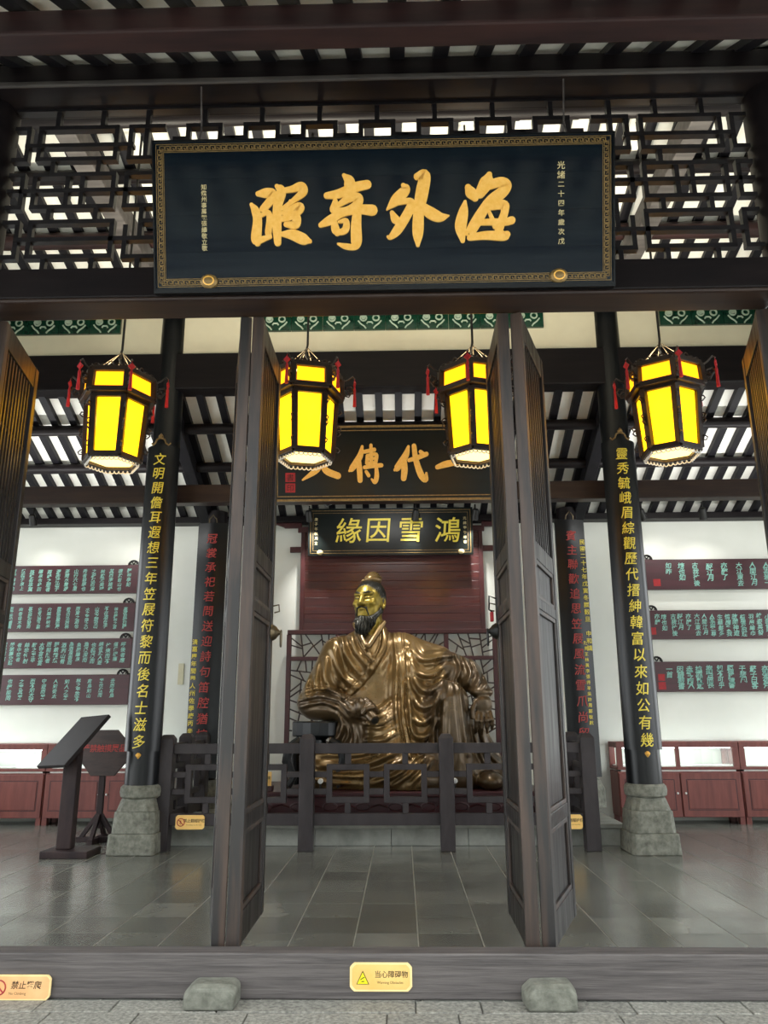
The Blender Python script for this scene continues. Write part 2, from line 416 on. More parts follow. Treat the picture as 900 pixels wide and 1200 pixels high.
# ---- roofs: slope laid between two lines, pale tile underside, separate rafters, purlins
def slope(label, y0, z0, y1, z1, pitch, rw, rh, purlins, pm='dark_beam', x0=-6.84, x1=6.84):
    r = thing('ceiling', (0, y0, z0), label, 'roof', kind='structure')
    d = Vector((0, y1-y0, z1-z0)); L = d.length; d.normalize(); n = Vector((0, -d.z, d.y))
    if n.z < 0: n = -n
    a = Vector((0, y0, z0)); b = Vector((0, y1, z1))
    v = []
    for x in (x0, x1):
        for p in (a, b):
            for h in (0, 0.12): v.append(Vector((x, p.y, p.z)) + n*h)
    MB().add(v, [(0,1,3,2),(4,6,7,5),(0,4,5,1),(2,3,7,6),(0,2,6,4),(1,5,7,3)]).build('tile_underside', 'roof_tile', r)
    rm = MB()
    v = [Vector((s*rw/2, 0, 0)) + (d*t) - n*h for s in (-1, 1) for t in (0, L) for h in (rh, 0)]
    rme = rm.add(v, [(0,1,3,2),(4,6,7,5),(0,4,5,1),(2,3,7,6),(0,2,6,4),(1,5,7,3)]).mesh('rafter', 'dark_rafter')
    k = -int(-x0/pitch)
    while k*pitch < x1:
        t = link('rafter', rme, r); t.location = (k*pitch+pitch*0.5, 0, 0)
        k += 1
    for (py, rad, m) in purlins:
        t = (py-y0)/(y1-y0); c = a.lerp(b, t) - n*(rh+rad*0.98)
        MB().tube([(x0, c.y, c.z), (0, c.y, c.z), (x1, c.y, c.z)], rad, 12).build('purlin', m, r, smooth=False, auto=True)
    return r
S1 = 0.645
def zf(y): return 6.14 + S1*(y-4.5)
slope('front roof slope over the porch with pale tiles between dark rafters', 2.3, zf(2.3), 6.8, zf(6.8), 0.31, 0.105, 0.055, [(5.7, 0.1, 'dark_beam')])
slope('rear slope of the front roof behind the transom lattice', 6.8, zf(6.8), 9.46, 6.9, 0.3, 0.105, 0.06, [(7.32, 0.08, 'dark_beam'), (8.15, 0.1, 'red_beam'), (9.25, 0.1, 'dark_beam')])
slope('lower rear roof slope above the statue with pale tiles between dark rafters', 9.54, 5.757, 12.35, 4.4925, 0.268, 0.098, 0.08, [(10.07, 0.075, 'dark_beam'), (10.79, 0.075, 'dark_beam'), (11.5, 0.075, 'dark_beam')])

# ---- beams
def beam(name, label, bxs, m, bevel=0.012):
    b = MB()
    for q in bxs: b.box(*q)
    return tag(b.build(name, m, bevel=bevel), label, 'beam', kind='structure')
tag(MB().box(-6.84, 6.84, 3.42, 3.58, 5.2, 5.365).build('trim_1', 'red_beam', bevel=0.015), 'reddish square eave purlin over the porch', 'beam', kind='structure')
t2 = thing('trim_2', (0, 4.7, 5.93), 'dark lintel beam above the transom lattice with a ledge coloured pale as if lit', 'beam', kind='structure')
MB().box(-6.84, 6.84, 4.55, 4.88, 5.94, 6.135).build('beam_body', 'dark_beam', t2, bevel=0.015)
MB().box(-6.84, 6.84, 4.535, 4.56, 5.93, 5.97).build('ledge', 'ledge_wood', t2, bevel=0.008)  # lit edge of the beam put into the colour as a pale strip
t3 = thing('trim_3', (0, 4.8, 4.265), 'dark door head beam under the great plaque', 'beam', kind='structure')
MB().box(-2.75, 2.75, 4.70, 4.95, 4.30, 4.535).build('beam_body', 'dark_beam', t3, bevel=0.012)
MB().box(-2.75, 2.75, 4.69, 4.955, 4.265, 4.30).build('moulding', 'brown_beam', t3, bevel=0.02)  # browner strip: light on the beam's underside put into its colour
tag(MB().box(-6.84, 6.84, 9.32, 9.6, 5.68, 6.2).build('trim_4', 'dark_beam', bevel=0.02), 'massive dark beam carrying the cream wall', 'beam', kind='structure')
tag(MB().box(-6.84, 6.84, 9.78, 9.96, 4.25, 4.5).build('trim_5', 'brown_beam', bevel=0.012), 'brown tie beam running behind the hall columns', 'beam', kind='structure')
tag(MB().box(-6.84, 6.84, 11.86, 12.11, 4.5, 4.6).build('trim_6', 'dark_beam', bevel=0.012), 'dark wall plate along the top of the white back wall', 'beam', kind='structure')
for s, nm, sd in ((-1, 'trim_7', 'lectern'), (1, 'trim_8', 'other')):
    tag(MB().bar((s*2.93, 9.62, 5.5), (s*2.93, 12.05, 4.41), 0.17, 0.2).build(nm, 'dark_rafter', bevel=0.012),
        'sloping roof beam above the rear column ' + ('on the lectern side' if s < 0 else 'on the side away from the lectern'), 'beam', kind='structure')
for s, nm in ((-1, 'trim_9'), (1, 'trim_10')):
    tag(MB().box(s*2.93-0.1, s*2.93+0.1, 4.95, 9.3, 6.72, 6.98).build(nm, 'ledge_wood', bevel=0.012),
        'grey tie beam from porch post to hall column ' + ('on the lectern side' if s < 0 else 'on the side away from the lectern'), 'beam', kind='structure')
# threshold
tag(MB().box(-2.72, 2.72, 4.731, 4.87, 0.0, 0.228).build('trim_11', 'sill_wood', bevel=0.008), 'worn grey wooden door threshold across the opening', 'threshold', kind='structure')

# ---- columns
def column(x, y, r0, r1, z0, z1, label, base, m='lacquer', name='column', grp=None, zb=0.0):
    t = thing(name, (x, y, zb), label, 'column', grp, kind='structure')
    prof = [(r0+(r1-r0)*i/6, z0+(z1-z0)*i/6) for i in range(7)]
    MB().lathe(prof, (x, y, 0), 28).build('shaft', m, t, auto=True)
    if base: base(t, x, y)
    return t
def hall_base(t, x, y):
    def sq(h0, h1, z0, z1, c=0.05):
        pr = []
        for h, z in ((h0, z0), (h1, z1)):
            pr.append([(x+a, y+b, z) for a, b in ((h, h-c), (h-c, h), (-h+c, h), (-h, h-c), (-h, -h+c), (-h+c, -h), (h-c, -h), (h, -h+c))])
        return MB().add(pr[0]+pr[1], [list(range(7, -1, -1)), list(range(8, 16))] + [(i, (i+1) % 8, 8+(i+1) % 8, 8+i) for i in range(8)])
    sq(0.275, 0.265, 0.0, 0.22, 0.03).build('base_block', 'stone', t, bevel=0.012)
    sq(0.25, 0.235, 0.22, 0.455, 0.06).build('base_block', 'stone', t, bevel=0.012)
    sq(0.225, 0.185, 0.455, 0.59, 0.07).build('base_neck', 'stone', t, bevel=0.008)
    MB().lathe([(0.2, 0.585), (0.232, 0.61), (0.24, 0.66), (0.232, 0.71), (0.205, 0.735)], (x, y, 0), 24).build('base_drum', 'stone', t, auto=True)
column(-2.92, 9.46, 0.2, 0.165, 0.73, 6.9, 'black lacquered column beside the octagonal sign', hall_base)
column(2.94, 9.46, 0.2, 0.165, 0.73, 6.9, 'black lacquered column on carved stone base beside the plain cabinets', hall_base)
def rear_base(t, x, y):
    MB().lathe([(0.29, 0.245), (0.29, 0.5), (0.25, 0.56), (0.23, 0.62)], (x, y, 0), 8, a0=R_(22.5)).build('base_block', 'stone', t, bevel=0.01)
column(-2.72, 11.62, 0.16, 0.15, 0.61, 4.6, 'dark rear column behind the red lettered board on the lectern side', rear_base, 'dark_beam', zb=0.245)
column(2.72, 11.62, 0.16, 0.15, 0.61, 4.6, 'dark rear column behind the red and yellow lettered board', rear_base, 'dark_beam', zb=0.245)
for s in (-1, 1):
    column(s*2.93, 4.8, 0.22, 0.2, 0.0, 6.3, 'dark porch post framing the lattice ' + ('on the lectern side' if s < 0 else 'on the side away from the lectern'), None, 'dark_beam', name='porch_post')

# ---- transom lattice: every bar its own piece
lt = thing('transom_lattice', (0, 4.8, 4.53), 'dark openwork transom lattice of stepped rectangles behind the great plaque', 'lattice')
LB = 0.034
def hbar(x0, x1, z): MB().box(x0-LB/2, x1+LB/2, 4.775, 4.825, z-LB/2, z+LB/2).build('lattice_bar', 'lattice_wood', lt)
def vbar(x, z0, z1): MB().box(x-LB/2, x+LB/2, 4.778, 4.822, z0+LB/2, z1-LB/2).build('lattice_bar', 'lattice_wood', lt)
def lrect(x0, x1, z0, z1): hbar(x0, x1, z0); hbar(x0, x1, z1); vbar(x0, z0, z1); vbar(x1, z0, z1)
ZR = [4.53, 4.68, 4.82, 4.965, 5.085, 5.23, 5.368, 5.50, 5.62, 5.77]
def half(s):
    X = lambda a: s*a
    def H(a, b, z): hbar(min(X(a), X(b)), max(X(a), X(b)), z)
    def Rr(a, b, z0, z1): lrect(min(X(a), X(b)), max(X(a), X(b)), z0, z1)
    def V(a, z0, z1): vbar(X(a), z0, z1)
    # three bands of long boxes joined by short bars
    Rr(2.52, 1.945, 5.50, 5.775); H(2.61, 1.83, 5.62)
    V(2.61, 5.5, 5.775); H(2.7, 2.61, 5.775); H(2.7, 2.61, 5.50)
    V(2.40, 5.775, 5.94); V(2.06, 5.775, 5.94); V(1.72, 5.50, 5.94)
    V(1.84, 5.50, 5.775); H(1.84, 1.6, 5.775); H(1.84, 1.6, 5.50)
    V(2.40, 5.368, 5.50); V(2.06, 5.368, 5.50)
    Rr(2.52, 1.935, 5.09, 5.365); V(2.275, 5.09, 5.365); V(2.165, 5.09, 5.365); H(2.61, 1.84, 5.228)
    V(2.61, 5.09, 5.365); H(2.7, 2.61, 5.365); H(2.7, 2.61, 5.09); H(2.7, 2.62, 5.228)
    V(1.84, 5.09, 5.365); H(1.84, 1.55, 5.365); H(1.84, 1.55, 5.228); H(1.84, 1.55, 5.09)
    V(2.39, 4.965, 5.09); V(2.045, 4.965, 5.09); V(1.71, 4.82, 5.09); H(1.71, 1.55, 4.96)
    Rr(2.51, 1.915, 4.68, 4.965); H(2.6, 1.915, 4.82)
    V(2.605, 4.68, 4.965); H(2.7, 2.605, 4.965); H(2.7, 2.605, 4.68)
    V(1.815, 4.67, 4.95); H(1.815, 1.55, 4.67); H(1.915, 1.55, 4.82)
    V(2.39, 4.53, 4.68); V(2.04, 4.53, 4.68); V(1.71, 4.53, 4.67)
half(-1); half(1)
# the run behind and above the plaque
for k in range(-3, 4):
    x = k*0.43
    if abs(k) <= 3:
        lrect(x-0.12, x+0.12, 5.50, 5.775); hbar(x-0.215, x-0.12, 5.66); hbar(x+0.12, x+0.215, 5.66); vbar(x, 5.775, 5.94)
        lrect(x-0.15, x+0.15, 5.09, 5.365); hbar(x-0.24, x+0.24, 5.228)
        vbar(x, 5.365, 5.50); vbar(x, 4.965, 5.09)
        lrect(x-0.15, x+0.15, 4.68, 4.965); hbar(x-0.24, x+0.24, 4.82); vbar(x, 4.53, 4.68)
MB().box(-2.72, 2.72, 4.77, 4.83, 5.92, 5.945).build('frame_rail', 'lattice_wood', lt)
MB().box(-2.72, 2.72, 4.77, 4.83, 4.525, 4.55).build('frame_rail', 'lattice_wood', lt)

# ---- door leaves, swung inward; laid out closed (along +X from the hinge), then turned
def door_leaf(n, label, hx, ang, knock=None, padlock=False, face=1):
    d = local_thing('door_%d' % n, (hx, 4.915, 0), label, 'door', kind='structure')
    W = 0.86; T = 0.04; Z0, Z1 = 0.2, 4.255
    for a in (0, W-0.085):
        MB().box(a, a+0.085, -T, T, Z0, Z1).build('stile', 'door_wood_lit' if a == 0 else 'door_wood', d, bevel=0.006)
    for z0, z1 in ((4.08, 4.255), (2.5, 2.62), (2.17, 2.24), (0.83, 0.92), (0.2, 0.38)):
        MB().box(0.085, W-0.085, -T*0.9, T*0.9, z0, z1).build('rail', 'door_wood', d, bevel=0.005)
    nsl = 9
    for i in range(nsl):
        x = 0.085 + (W-0.17)*(i+1)/(nsl+1)
        MB().box(x-0.013, x+0.013, -T*0.6, T*0.6, 2.62, 4.08).build('slat', 'door_wood', d)
    for z in (3.1, 3.55):
        MB().box(0.085, W-0.085, -T*0.4, T*0.4, z-0.012, z+0.012).build('slat', 'door_wood', d)
    for z0, z1 in ((2.24, 2.5), (0.92, 2.17), (0.38, 0.83)):
        b = MB().box(0.085, W-0.085, -T*0.35, T*0.35, z0, z1)
        p = b.build('panel', 'door_wood', d)
        fr = MB()
        for y0, y1 in ((-T*0.8, -T*0.35), (T*0.35, T*0.8)):
            fr.box(0.085, 0.115, y0, y1, z0, z1); fr.box(W-0.115, W-0.085, y0, y1, z0, z1)
            fr.box(0.115, W-0.115, y0, y1, z0, z0+0.03); fr.box(0.115, W-0.115, y0, y1, z1-0.03, z1)
        fr.build('moulding', 'door_wood_lit', p, bevel=0.004)
    if knock:
        s = knock
        k = MB().lathe([(0.062, 0), (0.058, 0.015), (0.045, 0.035), (0.03, 0.045), (0.016, 0.06), (0.012, 0.075)], (0, 0, 0), 14)
        k.v = [(W-0.05+x, s*(T+z), 2.1+y) for x, y, z in k.v]
        km = 'black_iron' if padlock else 'brass'; kk = k.build('knocker', km, d, auto=True)
        rg = MB().tube([(W-0.05+0.02*math.sin(R_(a)), s*(T+0.07), 2.055+0.06*math.cos(R_(a))) for a in range(0, 360, 24)], 0.007, 6, True)
        rg.build('ring', km, kk, auto=True)
        MB().tube([(W-0.03, s*T, 2.3), (W-0.03, s*(T+0.045), 2.31), (W-0.03, s*(T+0.05), 2.26), (W-0.03, s*(T+0.012), 2.25)], 0.006, 6).build('hasp', 'brass', d)
    if padlock:
        s = padlock
        MB().tube([(W-0.06, s*T, 2.34), (W-0.06, s*(T+0.05), 2.36), (W-0.06, s*(T+0.055), 2.26), (W-0.06, s*(T+0.03), 2.24)], 0.007, 6).build('hasp', 'black_iron', d)
        MB().box(W-0.085, W-0.035, s*(T+0.035)-0.012, s*(T+0.035)+0.012, 2.17, 2.24).build('padlock', 'seal_red', d, bevel=0.004)
    d.rotation_euler = (0, 0, R_(ang))
    return d
door_leaf(1, 'dark slatted door leaf standing open beside the porch post on the lectern side', -2.70, 101)
door_leaf(2, 'dark panelled door leaf turned towards the lectern in its open pair', -0.937, 104)
door_leaf(3, 'dark panelled door leaf with a brass knocker and ring', -0.853, 90.5, knock=-1)
door_leaf(4, 'dark panelled door leaf with red padlock and black knocker', 0.883, 89.5, knock=1, padlock=1)
door_leaf(5, 'dark panelled door leaf turned away from the padlocked leaf', 0.972, 70)
door_leaf(6, 'dark slatted door leaf standing open beside the porch post away from the lectern', 2.70, 73)

# =================================================================== HANGING PLAQUES
def meander(b, x0, z0, x1, z1, y, u):
    """Greek key units marching along a straight run"""
    dx, dz = x1-x0, z1-z0; L = math.hypot(dx, dz); n = max(1, int(L/u)); ex, ez = dx/L, dz/L; nx, nz = -ez, ex
    t = u*0.11
    for i in range(n):
        a = i*L/n; w_ = L/n
        segs = [((0.0, -0.4), (0.0, 0.4)), ((0.0, 0.4), (0.8, 0.4)), ((0.8, 0.4), (0.8, -0.15)), ((0.8, -0.15), (0.38, -0.15)), ((0.38, -0.15), (0.38, 0.12)), ((0.0, -0.4), (1.0, -0.4))]
        for (p0, q0), (p1, q1) in segs:
            A = (x0+ex*(a+p0*w_)+nx*q0*u, y, z0+ez*(a+p0*w_)+nz*q0*u); B = (x0+ex*(a+p1*w_)+nx*q1*u, y, z0+ez*(a+p1*w_)+nz*q1*u)
            b.bar(A, B, 0.004, t*1.3, upv=(0, 0, 1) if abs(A[2]-B[2]) < 1e-6 else (1, 0, 0))
def frame_lines(b, W, H, ins, t, y):
    x, z = W/2-ins, H/2-ins
    b.box(-x, x, y-0.003, y, z-t, z); b.box(-x, x, y-0.003, y, -z, -z+t); b.box(-x, -x+t, y-0.003, y, -z+t, z-t); b.box(x-t, x, y-0.003, y, -z+t, z-t)

# --- the great plaque
p1 = local_thing('name_plaque', (0.045, 4.51, 4.79), 'great blue-black plaque with four gold characters above the doorway', 'plaque', rot=(R_(16.4), 0, 0))
PW, PH = 3.09, 0.985
for k in range(4):       # four joined boards
    MB().box(-PW/2, PW/2, -0.022, 0.03, -PH/2+k*PH/4+0.0006, -PH/2+(k+1)*PH/4-0.0006).build('board', 'plaque_field', p1)
MB().box(-PW/2-0.012, PW/2+0.012, -0.035, 0.03, -PH/2-0.03, -PH/2).build('rim', 'lacquer', p1); MB().box(-PW/2-0.012, PW/2+0.012, -0.035, 0.03, PH/2, PH/2+0.012).build('rim', 'lacquer', p1)
for s in (-1, 1): MB().box(s*PW/2-0.012*(s < 0), s*PW/2+0.012*(s > 0), -0.035, 0.03, -PH/2, PH/2).build('rim', 'lacquer', p1)
b = MB(); frame_lines(b, PW, PH, 0.012, 0.004, -0.022); frame_lines(b, PW, PH, 0.064, 0.004, -0.022)
b.build('border_line', 'gold_dull', p1)
b = MB(); q = 0.041
x, z = PW/2-q, PH/2-q
meander(b, -x, z, x, z, -0.024, 0.038); meander(b, -x, -z, x, -z, -0.024, 0.038); meander(b, -x, -z, -x, z, -0.024, 0.038); meander(b, x, -z, x, z, -0.024, 0.038)
b.build('key_border', 'gold_dull', p1)
K = 5.294
SK = {
'hai': (440, [[(575,180,20),(592,212,34),(618,246,22)], [(556,268,10),(545,330,30),(528,420,36),(540,508,14)],
  [(706,105,18),(690,150,42),(648,218,32)], [(700,170,28),(780,152,30),(815,172,28),(790,210,34),(715,270,36),(640,350,24),(580,430,14),(565,470,8)],
  [(690,315,16),(635,395,24),(598,455,22)], [(705,308,16),(790,292,30),(800,330,24),(778,400,26),(758,465,24)],
  [(585,488,20),(680,478,26),(790,482,30),(812,474,22)], [(600,402,14),(700,396,20),(800,398,22),(842,388,24)], [(705,335,10),(742,425,17)]]),
'wai': (440, [[(175,160,14),(188,188,30),(130,250,34),(72,308,5)], [(140,268,14),(212,258,20),(222,290,28),(178,372,30),(132,440,28),(92,478,16),(76,474,8)],
  [(104,328,14),(124,368,26),(150,388,16)], [(262,108,22),(308,102,34),(292,200,40),(270,320,34),(263,450,34),(262,530,12)], [(295,292,24),(340,332,36),(400,360,30),(456,352,4)]]),
'qi': (280, [[(655,92,12),(688,130,34),(690,195,32)], [(548,215,20),(620,206,28),(720,168,30),(798,152,28)], [(600,250,16),(590,300,26)],
  [(605,285,14),(690,232,26),(742,232,28),(738,268,26),(680,302,20),(605,318,22)], [(508,396,16),(560,370,28),(640,324,26),(740,304,28),(828,310,34)],
  [(588,348,12),(598,420,26),(610,448,18)], [(622,378,9),(664,374,18),(664,420,22),(640,440,20),(604,440,16)], [(736,312,26),(728,400,32),(728,500,34),(716,534,20),(660,530,18),(614,514,7)]]),
'zong': (280, [[(78,262,12),(102,300,26),(114,360,28),(104,470,32),(112,500,20)], [(120,196,16),(170,192,30),(212,190,22),(202,232,26),(150,290,22)],
  [(122,338,11),(180,312,16),(190,360,20),(180,440,20),(190,450,12)], [(110,488,22),(190,462,14)], [(238,152,14),(262,184,32),(240,280,28),(235,400,28),(238,500,22)],
  [(255,182,14),(330,172,20),(388,156,28),(400,190,26),(340,242,16),(272,290,12)], [(272,318,14),(370,278,24),(376,302,24),(312,348,18),(262,358,14)],
  [(262,352,14),(350,332,24),(350,390,28),(292,388,16)], [(270,448,16),(330,452,32),(400,482,34),(438,494,14)], [(318,240,5),(285,330,9)]]),
}
# sketch units to plaque metres: pictures of the characters sit on a 900 x 635 sheet
for key, cx in (('zong', 0), ('qi', 0), ('wai', 0), ('hai', 0)):
    u0, strokes = SK[key]
    def fx(x, y, u0=u0):
        u = u0 + x/K; v = 190 + y/K
        return ((u-448.5)*0.005755, (250.5-v)*0.00574)
    brush(MB(), strokes, fx, 0.012).xf(lambda x, y, z: (x, y-0.022, z)).build('character', 'gold', p1)
b = MB()
for i, ch in enumerate('知儋州事萬載張績敬立敬'): put_text(MB(), ch, 0.04, -PW/2+0.335, -0.0235, 0.19-0.041*i, 0.01).build('small_character', 'gold_pale', p1)
for i, ch in enumerate('光緒二十四年歲次戊'): put_text(MB(), ch, 0.055 if i < 2 else 0.045, PW/2-0.345, -0.0235, 0.29-0.063*i, 0.012).build('small_character', 'gold_pale', p1)
for s in (-1, 1):        # gilded carved corbels
    k = MB().lathe([(0.0, 0), (0.062, 0.0), (0.058, 0.02), (0.035, 0.034), (0.012, 0.04)], (0, 0, 0), 14, sx=1.0, sy=0.8)
    k.v = [(s*1.18+x, -0.024-z, -PH/2+0.045+y) for x, y, z in k.v]
    ob = k.build('rosette', 'gold_dull', p1, auto=True)
    for a in range(8):
        c = (s*1.18+0.035*math.cos(a*math.pi/4), -0.062, -PH/2+0.045+0.028*math.sin(a*math.pi/4))
    MB().tube([(s*1.18+0.034*math.cos(R_(a)), -0.054, -PH/2+0.045+0.027*math.sin(R_(a))) for a in range(0, 360, 30)], 0.007, 5, True).build('petal_ring', 'gold', ob)
for s in (-1, 1):        # hanging wires up to the lintel
    MB().tube([(s*1.25, 0.0, PH/2), (s*1.23, 0.03, PH/2+0.1), (s*1.24, 0.08, PH/2+0.42)], 0.006, 5).build('hanging_wire', 'ledge_wood', p1)

# --- second plaque under the great beam
p2 = local_thing('name_plaque', (-0.035, 9.62, 4.72), 'large dark green plaque behind the lanterns with gold characters and red seals', 'plaque', rot=(R_(11), 0, 0))
W2, H2 = 3.0, 1.0
MB().box(-W2/2, W2/2, -0.02, 0.03, -H2/2, H2/2).build('board', 'plaque_dark', p2, bevel=0.004)
b = MB(); frame_lines(b, W2, H2, 0.0, 0.03, -0.021); frame_lines(b, W2, H2, 0.06, 0.012, -0.02); b.build('border_line', 'gold_dull', p2)
S2 = {
 'yi': [[(652,180,10),(690,168,14),(740,160,12),(800,152,14)]],
 'dai': [[(528,92,6),(515,130,14),(480,180,14),(468,190,6)], [(508,150,12),(510,190,14),(506,226,12)], [(530,150,8),(565,140,10),(605,125,10)], [(552,90,10),(560,150,12),(580,210,14),(600,232,12),(604,205,5)], [(580,115,8),(597,128,9)]],
 'chuan': [[(328,90,6),(318,130,13),(285,180,13),(272,192,5)], [(312,150,11),(316,190,12),(318,232,11)], [(338,112,8),(380,104,9)], [(350,128,7),(348,160,8)], [(352,128,7),(388,124,8),(386,156,8)], [(352,143,6),(384,140,6)], [(352,160,6),(384,157,6)], [(366,85,7),(367,165,8)], [(338,178,8),(375,172,9),(410,170,9)], [(388,172,7),(390,215,10),(382,240,9),(368,228,4)], [(345,196,7),(355,212,8)]],
 'ren': [[(160,95,10),(158,130,14),(130,185,14),(70,228,4)], [(150,150,8),(172,190,14),(222,212,14)]],
}
for key, strokes in S2.items():
    def fx(x, y):
        u = 340 + x/3.75; v = 500 + y/3.75
        return ((u-455.0)*0.01142, (542.5-v)*0.0118)
    brush(MB(), strokes, fx, 0.012).xf(lambda x, y, z: (x, y-0.02, z)).build('character', 'gold', p2)
b = MB()
for i, z in enumerate((-0.18, -0.32)):
    b.box(-1.33, -1.20, -0.0225, -0.02, z-0.06, z+0.06)
b.build('seal', 'seal_red', p2)
b = MB(); put_text(b, '書\n印', 0.1, -1.265, -0.0235, -0.25, 0.0, line=1.4); b.build('seal_lettering', 'plaque_dark', p2)

# --- third plaque over the wooden screen
p3 = local_thing('name_plaque', (-0.015, 11.72, 4.29), 'smaller dark grey plaque fixed above the wooden screen with four gold characters', 'plaque', rot=(R_(5), 0, 0))
W3, H3 = 2.58, 0.75
MB().box(-W3/2, W3/2, -0.02, 0.03, -H3/2, H3/2).build('board', 'plaque_dark', p3, bevel=0.004)
b = MB(); frame_lines(b, W3, H3, 0.035, 0.008, -0.02); frame_lines(b, W3, H3, 0.075, 0.006, -0.02); b.build('border_line', 'gold_dull', p3)
for ch, u in (('緣', 409), ('因', 443.5), ('雪', 482), ('鴻', 524)):
    b = MB(); put_text(b, ch, 0.42, (u-457.5)*0.01345, -0.021, 0.02, 0.005, 0.02, shear=0.08, res=3); b.build('character', 'gold_leaf', p3)
for s, tx in ((-1, '庚子年秋月立'), (1, '光緒甲午年春')):
    for i, ch in enumerate(tx): put_text(MB(), ch, 0.055, s*1.165, -0.0215, 0.2-0.075*i, 0.008).build('small_character', 'gold_pale', p3)
for s in (-1, 1):
    k = MB().lathe([(0.0, 0), (0.05, 0.0), (0.045, 0.015), (0.02, 0.025)], (0, 0, 0), 12)
    k.v = [(s*1.1+x, -0.022-z, -H3/2+0.05+y*0.8) for x, y, z in k.v]
    k.build('rosette', 'gold_pale', p3, auto=True)

